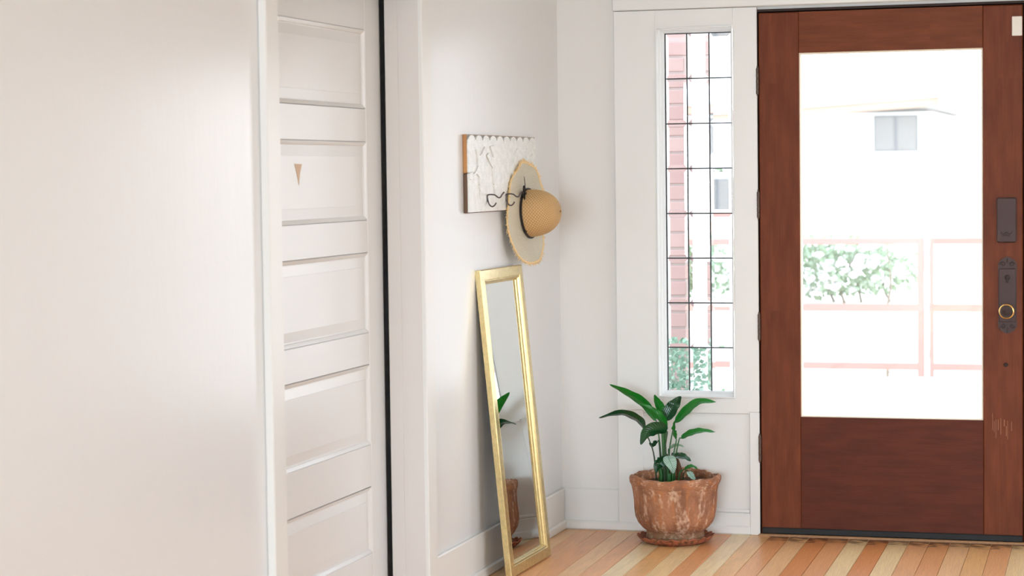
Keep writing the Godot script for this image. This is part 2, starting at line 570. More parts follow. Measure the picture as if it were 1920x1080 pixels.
# ---------------------------------------------------------------- scene
func _ready() -> void:
	rng.seed = 7
	var cam := Camera3D.new()
	cam.name = "camera"
	var ca := CameraAttributesPhysical.new()
	ca.frustum_focal_length = 91.15
	ca.frustum_focus_distance = 8.35
	ca.exposure_aperture = 5.0
	ca.auto_exposure_enabled = false
	cam.attributes = ca
	add_child(cam)
	cam.keep_aspect = Camera3D.KEEP_HEIGHT
	cam.fov = 15.0
	cam.near = 0.05
	cam.far = 200.0
	cam.position = Vector3(2.3512, 1.4705, 8.6904)
	cam.rotation_order = EULER_ORDER_YXZ
	cam.rotation_degrees = Vector3(-2.9797, 16.5116, -0.7344)
	cam.current = true

	var env := Environment.new()
	env.background_mode = Environment.BG_SKY
	var sky := Sky.new()
	var sm := ProceduralSkyMaterial.new()      # bright overcast sky
	sm.sky_top_color = Color(0.88, 0.94, 1.0)
	sm.sky_horizon_color = Color(0.97, 0.985, 1.0)
	sm.ground_horizon_color = Color(0.9, 0.88, 0.86)
	sm.ground_bottom_color = Color(0.75, 0.73, 0.71)
	sm.sky_energy_multiplier = 3.65
	sm.ground_energy_multiplier = 2.5
	sky.sky_material = sm
	env.sky = sky
	env.tonemap_mode = Environment.TONE_MAPPER_LINEAR
	env.tonemap_exposure = 0.305
	env.sdfgi_enabled = true
	env.ssao_enabled = true
	env.ssil_enabled = true
	var we := WorldEnvironment.new()
	we.name = "environment"
	we.environment = env
	add_child(we)
	# added fill lights in the unseen windows behind the camera and at right
	day("fill_behind", Vector3(2.2, 1.45, 15.75), Vector3(0, 0, -1), Vector2(3.3, 2.0), 190.0, Color(0.84, 0.93, 1.0))
	day("fill_right", Vector3(4.4, 1.6, 8.3), Vector3(-1, 0, 0), Vector2(2.6, 1.2), 9.0, Color(0.78, 0.91, 1.0))

	materials()
	shell()
	floorboards()
	sliding_door()
	sidelight()
	front_door()
	plaque()
	hat()
	leaning_mirror()
	plant()
	outside()
	forget(self)

func forget(n: Node) -> void:
	if n.has_meta("at"):
		n.remove_meta("at")
	for c in n.get_children():
		forget(c)

func day(called: String, at: Vector3, towards: Vector3, size: Vector2, energy: float, c: Color) -> void:
	var l := AreaLight3D.new()
	l.name = called
	l.area_size = size
	l.area_normalize_energy = true
	l.light_energy = energy
	l.light_color = c
	l.area_range = 30.0
	l.shadow_enabled = true
	add_child(l)
	l.position = at
	l.basis = Basis.looking_at(towards)

# ---------------------------------------------------------------- the room
func struct(mb: MB, called: String, m: Material, label: String, category: String) -> MeshInstance3D:
	var o := put(mb, called, m)
	tag(o, label, category, "", "structure")
	return o

func shell() -> void:
	var H := 2.75
	# left wall with the sliding door's opening (z 1.774 to 3.01) and its pocket
	var b := MB.new()
	b.box(v3(-0.32, 0, -0.22), v3(-0.025, H, 0.70), 0)
	b.box(v3(-0.131, 0, 0.70), v3(-0.025, H, 1.755), 0)
	b.box(v3(-0.32, 0, 0.70), v3(-0.235, H, 1.755), 0)
	b.box(v3(-0.32, 2.10, 1.755), v3(-0.025, H, 3.03), 0)
	b.box(v3(-0.32, 0, 3.03), v3(-0.025, H, 16.0), 0)
	struct(b, "wall_left", M.wall, "long satin white left wall with the sliding door and the hat board", "wall")
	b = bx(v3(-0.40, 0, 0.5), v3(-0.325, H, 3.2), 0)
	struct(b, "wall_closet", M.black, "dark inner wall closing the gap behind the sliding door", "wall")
	# end wall with sidelight and front door
	b = MB.new()
	b.box(v3(-0.025, 0, -0.22), v3(0.392, H, -0.025), 0)
	b.box(v3(0.392, 0, -0.22), v3(0.709, 0.555, -0.025), 0)
	b.box(v3(0.392, 2.055, -0.22), v3(0.709, H, -0.025), 0)
	b.box(v3(0.709, 0, -0.22), v3(0.80, H, -0.025), 0)
	b.box(v3(0.80, 2.115, -0.22), v3(1.856, H, -0.025), 0)
	b.box(v3(1.856, 0, -0.22), v3(4.45, H, -0.025), 0)
	struct(b, "wall_end", M.wall_end, "cream end wall around the leaded window and the brown front door", "wall")
	# right wall and the wall behind the camera, with their windows
	b = MB.new()
	b.box(v3(4.45, 0, -0.22), v3(4.65, H, 0.7), 0)
	b.box(v3(4.45, 0, 0.7), v3(4.65, 0.5, 3.3), 0)
	b.box(v3(4.45, 2.35, 0.7), v3(4.65, H, 3.3), 0)
	b.box(v3(4.45, 0, 3.3), v3(4.65, H, 7.0), 0)
	b.box(v3(4.45, 0, 7.0), v3(4.65, 0.95, 9.6), 0)
	b.box(v3(4.45, 2.25, 7.0), v3(4.65, H, 9.6), 0)
	b.box(v3(4.45, 0, 9.6), v3(4.65, H, 16.0), 0)
	struct(b, "wall_right", M.wall_end, "cream right wall with a row of windows outside the picture", "wall")
	b = MB.new()
	b.box(v3(-0.025, 0, 15.8), v3(0.5, H, 16.0), 0)
	b.box(v3(0.5, 0, 15.8), v3(3.9, 0.4, 16.0), 0)
	b.box(v3(0.5, 2.5, 15.8), v3(3.9, H, 16.0), 0)
	b.box(v3(3.9, 0, 15.8), v3(4.45, H, 16.0), 0)
	struct(b, "wall_near", M.wall_end, "cream wall behind the camera with a wide window", "wall")
	struct(bx(v3(-0.42, H, -0.3), v3(4.7, H + 0.15, 16.1), 0), "ceiling", M.ceiling, "flat white ceiling over the hall", "ceiling")
	# unseen windows, placed and sized to light the hall
	for k in 3:
		var lo: Vector3 = [v3(4.45, 0.95, 7.0), v3(0.5, 0.4, 15.8), v3(4.45, 0.5, 0.7)][k]
		var hi: Vector3 = [v3(4.65, 2.25, 9.6), v3(3.9, 2.5, 16.0), v3(4.65, 2.35, 3.3)][k]
		var w := base("window_%d" % (k + 2), lo, ["white framed window in the right wall beside the camera", "wide white framed window behind the camera", "white framed window added in the right wall to light the front door end"][k], "window", "structure")
		var len := hi.z - lo.z if k != 1 else hi.x - lo.x
		for s in 4:
			var a := clampf(len * s / 3.0, 0.03, len - 0.03)
			if k != 1:
				put(bx(v3(4.52, lo.y, lo.z + a - 0.03), v3(4.58, hi.y, lo.z + a + 0.03)), "window_frame", M.sash, w)
			else:
				put(bx(v3(lo.x + a - 0.03, lo.y, 15.87), v3(lo.x + a + 0.03, hi.y, 15.93)), "window_frame", M.sash, w)
		var gl := bx(v3(4.548, lo.y, lo.z), v3(4.552, hi.y, hi.z), 0) if k != 1 else bx(v3(lo.x, lo.y, 15.898), v3(hi.x, hi.y, 15.902), 0)
		put(gl, "pane", M.glass, w)

	# baseboards with their shoe mouldings
	for q in [[0.0, 1.684, "baseboard_left", "white left baseboard from the corner to the sliding door casing"], [3.10, 15.8, "baseboard_left_near", "white left baseboard nearer than the sliding door"]]:
		b = MB.new()
		b.box(v3(-0.025, 0.0, q[0]), v3(-0.009, 0.168, q[1]), 0.004)
		b.box(v3(-0.025, 0.0, q[0]), v3(0.001, 0.038, q[1]), 0.006)
		struct(b, q[2], M.trim, q[3], "baseboard")
	b = MB.new()
	b.box(v3(-0.02, 0.0, -0.025), v3(0.22, 0.169, -0.009), 0.004)
	struct(b, "baseboard_end", M.trim, "short white baseboard in the corner left of the plant", "baseboard")
	struct(bx(v3(-0.02, 0.0, -0.02), v3(0.768, 0.038, 0.008), 0.006), "trim_1", M.trim, "low white shoe moulding along the foot of the end wall", "moulding")
	struct(bx(v3(1.96, 0.0, -0.025), v3(4.45, 0.169, -0.009), 0.004), "baseboard_end_right", M.trim, "white baseboard right of the front door", "baseboard")

	# sliding door casing and jambs
	for q in [[1.684, 1.774, "trim_2", "white casing board on the far side of the sliding door"], [3.01, 3.10, "trim_3", "white casing board on the near side of the sliding door"]]:
		b = MB.new()
		b.box(v3(-0.025, 0, q[0]), v3(0.0, 2.15, q[1]), 0.003)
		struct(b, q[2], M.trim, q[3], "casing")
	struct(bx(v3(-0.025, 2.065, 1.68), v3(0.001, 2.16, 3.104), 0.003), "trim_4", M.trim, "white head casing above the sliding door", "casing")
	b = MB.new()
	b.box(v3(-0.131, 0, 1.755), v3(-0.012, 2.10, 1.7745), 0.002)
	b.box(v3(-0.131, 0, 1.7745), v3(-0.085, 2.10, 1.7785), 0.002)
	struct(b, "trim_5", M.jamb, "beige far jamb of the sliding door facing the camera", "jamb")
	struct(bx(v3(-0.235, 0, 3.01), v3(-0.012, 2.10, 3.03), 0.002), "trim_6", M.jamb, "near jamb of the sliding door", "jamb")

	# sidelight surround: one frame of boards with a sunk panel under the window
	var s := base("trim_7", v3(0.22, 0, 0), "flat white board surround of the leaded window with a sunk panel below", "", "structure")
	put(bx(v3(0.22, 0, -0.025), v3(0.3265, 0.5, 0.0), 0.003), "stile", M.trim, s)
	put(bx(v3(0.22, 0.5, -0.025), v3(0.392, 2.124, 0.0), 0.0015), "stile", M.trim, s)
	put(bx(v3(0.766, 0, -0.025), v3(0.8065, 0.5, 0.0), 0.003), "stile", M.trim, s)
	put(bx(v3(0.709, 0.5, -0.025), v3(0.8065, 2.124, 0.0), 0.0015), "stile", M.trim, s)
	put(bx(v3(0.392, 2.055, -0.025), v3(0.709, 2.124, 0.0), 0.001), "rail", M.trim, s)
	put(bx(v3(0.3265, 0.491, -0.025), v3(0.766, 0.555, 0.0005), 0.003), "rail", M.trim, s)
	put(bx(v3(0.3265, 0.0, -0.025), v3(0.766, 0.088, 0.0), 0.003), "rail", M.trim, s)
	put(bx(v3(0.3265, 0.088, -0.025), v3(0.766, 0.491, -0.012), 0.0), "panel", M.trim, s)
	put(bx(v3(0.3265, 0.088, -0.014), v3(0.766, 0.104, -0.004), 0.004), "moulding", M.trim, s)
	struct(bx(v3(0.214, 2.126, -0.025), v3(1.96, 2.29, 0.005), 0.004), "trim_8", M.trim, "white head board above the leaded window and front door", "trim")
	struct(bx(v3(1.8535, 0, -0.025), v3(1.95, 2.124, 0.0), 0.003), "trim_9", M.trim, "white casing right of the front door", "casing")

func floorboards() -> void:
	var f := base("floor", v3(0, 0, 0), "hall floor of narrow golden and reddish softwood boards", "floor", "structure")
	put(bx(v3(-0.32, -0.12, -0.22), v3(4.6, -0.0215, 16.0), 0), "subfloor", M.subfloor, f)
	var pitch := 0.0795
	var meshes := {}
	var tones := [0, 0, 3, 1, 0, 3, 6, 5, 2, 1, 6, 5, 1, 0, 4, 1, 2, 4, 2, 3, 1, 0, 5, 3, 2, 1, 4]
	var turn := Basis(Vector3.UP, 0.022)
	var rest := []
	for k in M.planks.size():
		rest.append(MB.new())
	for k in range(-15, 58):
		var x0 := 0.552 - 0.022 * 0.945 + pitch * k
		var len1: float = [2.4, 3.3, 4.2][absi(k * 7 + 3) % 3]
		var seen := k >= -8 and k < 20
		var by_door := x0 > 0.78 and x0 < 1.86
		if seen:
			var key := "%.2f_%d_%s" % [len1, absi(k) % 2, by_door]
			if not meshes.has(key):
				var b := MB.new()
				b.uvo = Vector2(0.0, 0.0) if by_door else Vector2(0.037 * meshes.size(), 0.31 * meshes.size())
				b.box(v3(0.0006, -0.02, 0.0006), v3(pitch - 0.0006, 0, len1 - 0.0006), 0.0012)
				meshes[key] = b.mesh()
			var o := MeshInstance3D.new()
			o.name = "plank"
			o.mesh = meshes[key]
			var tone: int = tones[k + 8] if k + 8 < tones.size() else rng.randi() % 7
			o.material_override = M.door_planks[tone][absi(k) % 3] if by_door else M.planks[tone]
			f.add_child(o, true)
			o.transform = Transform3D(turn, v3(x0 - 0.022 * 0.015, 0, -0.015))
		var start := len1 - 0.015 if seen else -0.015
		while start < 15.7:
			var ln := minf(4.2, 15.8 - start)
			var r: MB = rest[rng.randi() % rest.size()]
			r.xf = Transform3D(turn, v3(x0 + 0.022 * start, 0, start))
			r.uvo = Vector2(rng.randf(), rng.randf())
			r.box(v3(0.0006, -0.02, 0.0006), v3(pitch - 0.0006, 0, ln - 0.0006), 0.0)
			start += ln
	for k in rest.size():
		put(rest[k], "planks_beyond", M.planks[k], f).set_meta("kind", "stuff")
	struct(bx(v3(0.80, -0.02, -0.22), v3(1.856, 0.0075, 0.006), 0.004), "trim_10", M.threshold, "worn tan wooden threshold under the front door", "threshold")

# ---------------------------------------------------------------- sliding door on the left
func sliding_door() -> void:
	var X := -0.15
	var d := base("door_1", v3(X, 0, 1.797), "white painted sliding door with six stacked raised panels", "door", "structure")
	var z0 := 1.915; var z1 := 2.89
	put(bx(v3(X - 0.036, 0.01, 1.772), v3(X, 2.075, z0), 0.003), "stile", M.door_paint, d)
	put(bx(v3(X - 0.036, 0.01, z1), v3(X, 2.075, 3.009), 0.003), "stile", M.door_paint, d)
	var ys := [2.075, 1.947, 1.692, 1.581, 1.327, 1.2175, 0.956, 0.848, 0.585, 0.442, 0.2235 - 0.04, 0.10, 0.01]
	ys = [2.075, 1.947, 1.692, 1.581, 1.327, 1.2175, 0.956, 0.848, 0.585, 0.442, 0.2235, 0.01]
	for k in range(0, ys.size(), 2):
		put(bx(v3(X - 0.036, ys[k + 1], z0), v3(X - 0.0005, ys[k], z1), 0.003), "rail", M.door_paint, d)
		if k + 2 >= ys.size():
			break
		var lo: float = ys[k + 2]; var hi: float = ys[k + 1]
		# raised panel: sunk margin, sloping bevel, flat field
		var b := MB.new()
		b.xf = Transform3D(Basis(v3(0, 0, -1), v3(0, 1, 0), v3(1, 0, 0)), v3(X, (lo + hi) / 2, (z0 + z1) / 2))
		var prof := [Vector2(0, 0.0), Vector2(0.004, -0.002), Vector2(0.010, -0.006), Vector2(0.013, -0.010), Vector2(0.016, -0.0103), Vector2(0.046, -0.0062), Vector2(0.0465, -0.0045)]
		for q in 4:
			b.frame_side(q, z1 - z0, hi - lo, prof)
		var w := (z1 - z0) / 2 - 0.0465; var h := (hi - lo) / 2 - 0.0465
		b.quad(v3(-w, -h, -0.0045), v3(w, -h, -0.0045), v3(w, h, -0.0045), v3(-w, h, -0.0045), v3(0, 0, 1))
		b.box(v3(-(z1 - z0) / 2, -(hi - lo) / 2, -0.03), v3((z1 - z0) / 2, (hi - lo) / 2, -0.0135), 0)
		put(b, "panel", M.door_paint, d)
	# a flat tan wedge laid on the second panel
	var c := MB.new()
	c.xf = Transform3D(Basis(v3(0, 0, -1), v3(0, 1, 0), v3(1, 0, 0)), v3(X - 0.0045, 0, 2.504))
	c.prism(PackedVector2Array([Vector2(-0.03, 1.510), Vector2(0.03, 1.509), Vector2(0.014, 1.483), Vector2(0.003, 1.446), Vector2(-0.012, 1.480)]), -0.001, 0.0012)
	put(c, "tan_wedge", M.wedge, d, "small tan wedge on a white door panel")

# ---------------------------------------------------------------- leaded window beside the door
func sidelight() -> void:
	var x0 := 0.392; var x1 := 0.709; var y0 := 0.555; var y1 := 2.055; var zg := -0.088
	var w := base("window_1", v3((x0 + x1) / 2, y0, zg), "narrow leaded window of clear bevelled panes left of the front door", "window", "structure")
	var b := MB.new()
	var c := v3((x0 + x1) / 2, (y0 + y1) / 2, 0)
	b.xf = Transform3D(Basis.IDENTITY, c)
	for k in 4:
		b.frame_side(k, x1 - x0, y1 - y0, [Vector2(0, 0.0), Vector2(0.0005, -0.11), Vector2(0.0005, -0.2)])
	put(b, "reveal", M.sash, w)
	for k in 4:
		b = MB.new()
		b.xf = Transform3D(Basis.IDENTITY, c)
		b.frame_side(k, x1 - x0, y1 - y0, [Vector2(0, 0.003), Vector2(0.004, 0.004), Vector2(0.006, -0.004), Vector2(0.0065, -0.03), Vector2(0.010, -0.031), Vector2(0.012, -0.036), Vector2(0.0125, -0.058), Vector2(0.016, -0.060), Vector2(0.019, -0.068), Vector2(0.0206, -0.080), Vector2(0.0206, -0.10)])
		put(b, "window_frame", M.sash, w)
	var gx0 := x0 + 0.0206; var gx1 := x1 - 0.0206; var gy0 := 0.569; var gy1 := 2.033
	b = MB.new()
	for k in 4:
		var xx := lerpf(gx0, gx1, k / 3.0)
		if k == 0: xx += 0.002
		if k == 3: xx -= 0.0005
		b.box(v3(xx - 0.0025, gy0 - 0.004, zg - 0.004), v3(xx + 0.0025, gy1, zg + 0.005), 0.001)
	for k in 9:
		var yy := lerpf(gy0, gy1, k / 8.0)
		b.box(v3(gx0, yy - 0.0025, zg - 0.004), v3(gx1, yy + 0.0025, zg + 0.0048), 0.001)
	put(b, "lead_came", M.lead, w, "dark lead strips between the panes")
	var pw := (gx1 - gx0) / 3.0 - 0.0030; var ph := (gy1 - gy0) / 8.0 - 0.0030
	var pb := MB.new()
	var prof := [Vector2(0, 0.0), Vector2(0.0, 0.0018), Vector2(0.014, 0.0045)]
	for k in 4:
		pb.frame_side(k, pw, ph, prof)
	var hw := pw / 2; var hh := ph / 2
	pb.quad(v3(-hw + 0.014, -hh + 0.014, 0.0045), v3(hw - 0.014, -hh + 0.014, 0.0045), v3(hw - 0.014, hh - 0.014, 0.0045), v3(-hw + 0.014, hh - 0.014, 0.0045), v3(0, 0, 1))
	pb.quad(v3(-hw, -hh, 0), v3(hw, -hh, 0), v3(hw, hh, 0), v3(-hw, hh, 0), v3(0, 0, -1))
	var pm := pb.mesh()
	for r in 8:
		for q in 3:
			var o := MeshInstance3D.new()
			o.name = "pane"
			o.mesh = pm
			o.material_override = M.bevel_glass
			w.add_child(o, true)
			o.position = v3(lerpf(gx0, gx1, (q + 0.5) / 3.0), lerpf(gy0, gy1, (r + 0.5) / 8.0), zg - 0.002) - w.position

# ---------------------------------------------------------------- front door
func front_door() -> void:
	var x0 := 0.8116; var x1 := 1.843; var y0 := 0.009; var y1 := 2.10; var zf := -0.010; var zb := -0.055
	var gx0 := 0.9737; var gx1 := 1.6901; var gy0 := 0.4835; var gy1 := 1.9373
	var d := base("door_2", v3(x0, y0, zf), "dark brown stained wooden front door with one large glass pane", "door", "structure")
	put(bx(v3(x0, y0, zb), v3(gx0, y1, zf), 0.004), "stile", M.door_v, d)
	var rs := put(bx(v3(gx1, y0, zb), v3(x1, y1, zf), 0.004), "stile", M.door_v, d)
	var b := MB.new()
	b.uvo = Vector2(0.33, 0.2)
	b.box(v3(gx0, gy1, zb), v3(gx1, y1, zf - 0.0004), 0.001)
	put(b, "rail", M.door_top_lit, d)
	put(bx(v3(gx0, y0, zb), v3(gx1, gy0, zf - 0.0004), 0.001), "rail", M.door_h_dim, d)
	var c := v3((gx0 + gx1) / 2, (gy0 + gy1) / 2, zf)
	for k in 4:
		b = MB.new()
		b.xf = Transform3D(Basis.IDENTITY, c)
		b.frame_side(k, gx1 - gx0, gy1 - gy0, [Vector2(0, -0.006), Vector2(0.003, -0.007), Vector2(0.006, -0.012), Vector2(0.007, -0.020), Vector2(0.007, -0.0225)])
		put(b, "glazing_bead", M.bead_paint, d)
	for k in 4:
		b = MB.new()
		b.xf = Transform3D(Basis.IDENTITY, c)
		b.frame_side(k, gx1 - gx0, gy1 - gy0, [Vector2(0.007, -0.0255), Vector2(0.006, -0.035), Vector2(0, -0.044)])
		put(b, "outer_bead", M.bead_paint, d)
	put(bx(v3(gx0, gy0, zf - 0.0252), v3(gx1, gy1, zf - 0.0228), 0), "pane", M.glass, d)
	# rubber sweep along the foot
	put(bx(v3(x0 + 0.004, 0.0085, zf - 0.001), v3(x1 - 0.002, 0.034, zf + 0.006), 0.003), "door_sweep", M.black, d, "black rubber sweep along the bottom edge")
	# hinges: knuckle and pin
	for y in [1.829, 1.335, 0.845, 0.354]:
		var h := MB.new()
		for k in 5:
			var ya: float = y - 0.052 + k * 0.0208
			h.xf = Transform3D(Basis.IDENTITY, v3(0.809, ya, 0.0))
			h.lathe([Vector2(0, 0), Vector2(0.0055, 0), Vector2(0.0062, 0.001), Vector2(0.0062, 0.0192), Vector2(0.0055, 0.0202), Vector2(0, 0.0202)], 12)
		h.xf = Transform3D(Basis.IDENTITY, v3(0.809, y - 0.060, 0.0))
		h.lathe([Vector2(0, 0), Vector2(0.003, 0.002), Vector2(0.0042, 0.006), Vector2(0.003, 0.008), Vector2(0.003, 0.112), Vector2(0.0042, 0.115), Vector2(0.003, 0.119), Vector2(0, 0.121)], 10)
		h.xf = Transform3D.IDENTITY
		h.box(v3(0.8105, y - 0.05, zf - 0.004), v3(0.8135, y + 0.05, 0.0), 0.0005)
		put(h, "hinge", M.hinge, d)
	# rim lock: bevelled bronze box with a worn raised scroll
	var box := MB.new()
	var bc := v3(1.7815, 1.268, zf)
	box.xf = Transform3D(Basis.IDENTITY, bc)
	box.prism(rounded(0.075, 0.175, 0.008), 0.0, 0.022, 0.004)
	var lock := put(box, "deadbolt_box", M.bronze, d, "dark bronze deadbolt cover above the lock plate")
	var sc := MB.new()
	sc.xf = Transform3D(Basis.IDENTITY, bc + v3(0, -0.052, 0.0225))
	sc.tube(curve([v3(-0.022, 0.006, 0), v3(-0.012, -0.004, 0), v3(0.0, 0.004, 0), v3(0.012, -0.003, 0), v3(0.022, 0.007, 0)]), 0.0016)
	sc.tube(curve([v3(-0.014, -0.010, 0), v3(0.0, -0.006, 0), v3(0.014, -0.011, 0)]), 0.0014)
	put(sc, "emblem", M.bronze_dark, lock)
	# long lock plate with ornate ends
	var pl := MB.new()
	var pc := v3(1.7838, 0.9755, zf)
	pl.xf = Transform3D(Basis.IDENTITY, pc)
	var out := PackedVector2Array()
	for s in [1.0, -1.0]:
		for q in [[-0.0345, 0.104], [-0.0375, 0.108], [-0.034, 0.118], [-0.036, 0.124], [-0.029, 0.131], [-0.026, 0.138], [-0.017, 0.141], [-0.011, 0.147], [0.0, 0.150], [0.011, 0.147], [0.017, 0.141], [0.026, 0.138], [0.029, 0.131], [0.036, 0.124], [0.034, 0.118], [0.0375, 0.108], [0.0345, 0.104]]:
			out.append(Vector2(q[0] * s, q[1] * s))
	pl.prism(out, 0.0, 0.005, 0.0015)
	pl.prism(rounded(0.064, 0.205, 0.002), 0.005, 0.0085, 0.0015)
	var plate := put(pl, "lock_plate", M.bronze, d, "ornate dark bronze lock plate")
	var orn := MB.new()
	for s in [1.0, -1.0]:
		orn.xf = Transform3D(Basis.IDENTITY, pc + v3(0, 0, 0.0055))
		for a in [-1.0, 1.0]:
			var pts := []
			for k in 22:
				var th := k * 0.42
				var r := 0.0105 - 0.00042 * k
				pts.append(v3(a * (0.017 + r * cos(th)), s * (0.120 + r * sin(th)), 0))
			orn.tube(pts, 0.0017, 0.0012, 6)
		orn.xf = Transform3D(Basis.IDENTITY, pc + v3(0, s * 0.136, 0.005))
		orn.tube([v3(0, -0.010, 0), v3(0, 0.009, 0)], 0.003, 0.0012, 6)
		orn.xf = Transform3D(Basis.IDENTITY, pc)
		orn.box(v3(-0.030, s * 0.103 - 0.002, 0.004), v3(0.030, s * 0.103 + 0.002, 0.0095), 0.001)
	put(orn, "scrollwork", M.bronze_dark, plate)
	var key := MB.new()
	key.xf = Transform3D(Basis(v3(1, 0, 0), v3(0, 0, 1), v3(0, -1, 0)), pc + v3(0, 0.070, 0.0085))
	key.lathe([Vector2(0.010, 0), Vector2(0.010, 0.003), Vector2(0.008, 0.004), Vector2(0.004, 0.004), Vector2(0, 0.0035)], 18)
	key.xf = Transform3D(Basis.IDENTITY, pc + v3(0, 0.064, 0.0085))
	key.box(v3(-0.003, -0.016, 0), v3(0.003, 0.014, 0.010), 0.0015)
	put(key, "thumb_turn", M.bronze_dark, plate)
	var kn := MB.new()
	kn.xf = Transform3D(Basis(v3(1, 0, 0), v3(0, 0, 1), v3(0, -1, 0)), v3(1.7835, 0.915, zf + 0.0085))
	kn.lathe([Vector2(0.017, 0), Vector2(0.017, 0.004), Vector2(0.010, 0.007), Vector2(0.009, 0.020), Vector2(0.015, 0.026), Vector2(0.025, 0.034), Vector2(0.0285, 0.042)], 32)
	var knob := put(kn, "knob", M.bronze_dark, d, "round bronze door knob with a bright brass rim")
	kn = MB.new()
	kn.xf = Transform3D(Basis(v3(1, 0, 0), v3(0, 0, 1), v3(0, -1, 0)), v3(1.7835, 0.915, zf + 0.0085))
	kn.lathe([Vector2(0.0285, 0.041), Vector2(0.030, 0.044), Vector2(0.0295, 0.048), Vector2(0.027, 0.051), Vector2(0.0245, 0.0515)], 36)
	put(kn, "knob_rim", M.brass, knob, "bright brass rim")
	kn = MB.new()
	kn.xf = Transform3D(Basis(v3(1, 0, 0), v3(0, 0, 1), v3(0, -1, 0)), v3(1.7835, 0.915, zf + 0.0085))
	kn.lathe([Vector2(0.0247, 0.0515), Vector2(0.023, 0.049), Vector2(0.015, 0.050), Vector2(0.007, 0.0525), Vector2(0.003, 0.0530), Vector2(0, 0.0530)], 32)
	put(kn, "knob_face", M.bronze_dark, knob)
	var hole := MB.new()
	hole.xf = Transform3D(Basis(v3(1, 0, 0), v3(0, 0, 1), v3(0, -1, 0)), v3(1.7775, 0.703, zf))
	hole.lathe([Vector2(0.0085, 0), Vector2(0.0085, 0.003), Vector2(0.006, 0.006), Vector2(0.003, 0.0045), Vector2(0, 0.004)], 16)
	put(hole, "keyhole_cover", M.bronze_dark, d)
	# alarm contact
	put(bx(v3(1.802, 1.979, zf), v3(1.8405, 2.054, zf + 0.012), 0.002), "contact_sensor", M.plastic, d, "small white plastic alarm contact in the upper corner")
	# bare scratches near the lock side
	var scr := MB.new()
	for k in 9:
		var sx := 1.722 + 0.009 * k + rng.randf_range(-0.004, 0.004)
		var top := 0.50 - 0.004 * k + rng.randf_range(-0.02, 0.02)
		var ln := rng.randf_range(0.02, 0.075)
		scr.box(v3(sx, top - ln, zf - 0.001), v3(sx + rng.randf_range(0.0012, 0.0035), top, zf + 0.0004), 0.0002)
	put(scr, "scratches", M.scratch, d).set_meta("kind", "stuff")
	# jamb behind the door, stained dark
	b = MB.new()
	b.box(v3(0.80, 0.0075, -0.2), v3(0.8075, 2.115, -0.010), 0.001)
	b.box(v3(1.8475, 0.0075, -0.2), v3(1.856, 2.115, -0.010), 0.001)
	b.box(v3(0.80, 2.1045, -0.2), v3(1.856, 2.1145, -0.010), 0.001)
	b.box(v3(0.8075, 0.0075, -0.11), v3(0.83, 2.105, -0.062), 0.001)
	b.box(v3(1.825, 0.0075, -0.11), v3(1.8475, 2.105, -0.062), 0.001)
	b.box(v3(0.83, 2.08, -0.11), v3(1.825, 2.1045, -0.062), 0.001)
	struct(b, "trim_11", M.door_edge, "dark stained jamb around the front door", "jamb")

func rounded(w: float, h: float, r: float) -> PackedVector2Array:
	var p := PackedVector2Array()
	for q in [[1, 1, 0.0], [-1, 1, 90.0], [-1, -1, 180.0], [1, -1, 270.0]]:
		for k in 4:
			var a := deg_to_rad(q[2] + 30.0 * k)
			p.append(Vector2(q[0] * (w / 2 - r) + cos(a) * r, q[1] * (h / 2 - r) + sin(a) * r))
	return p

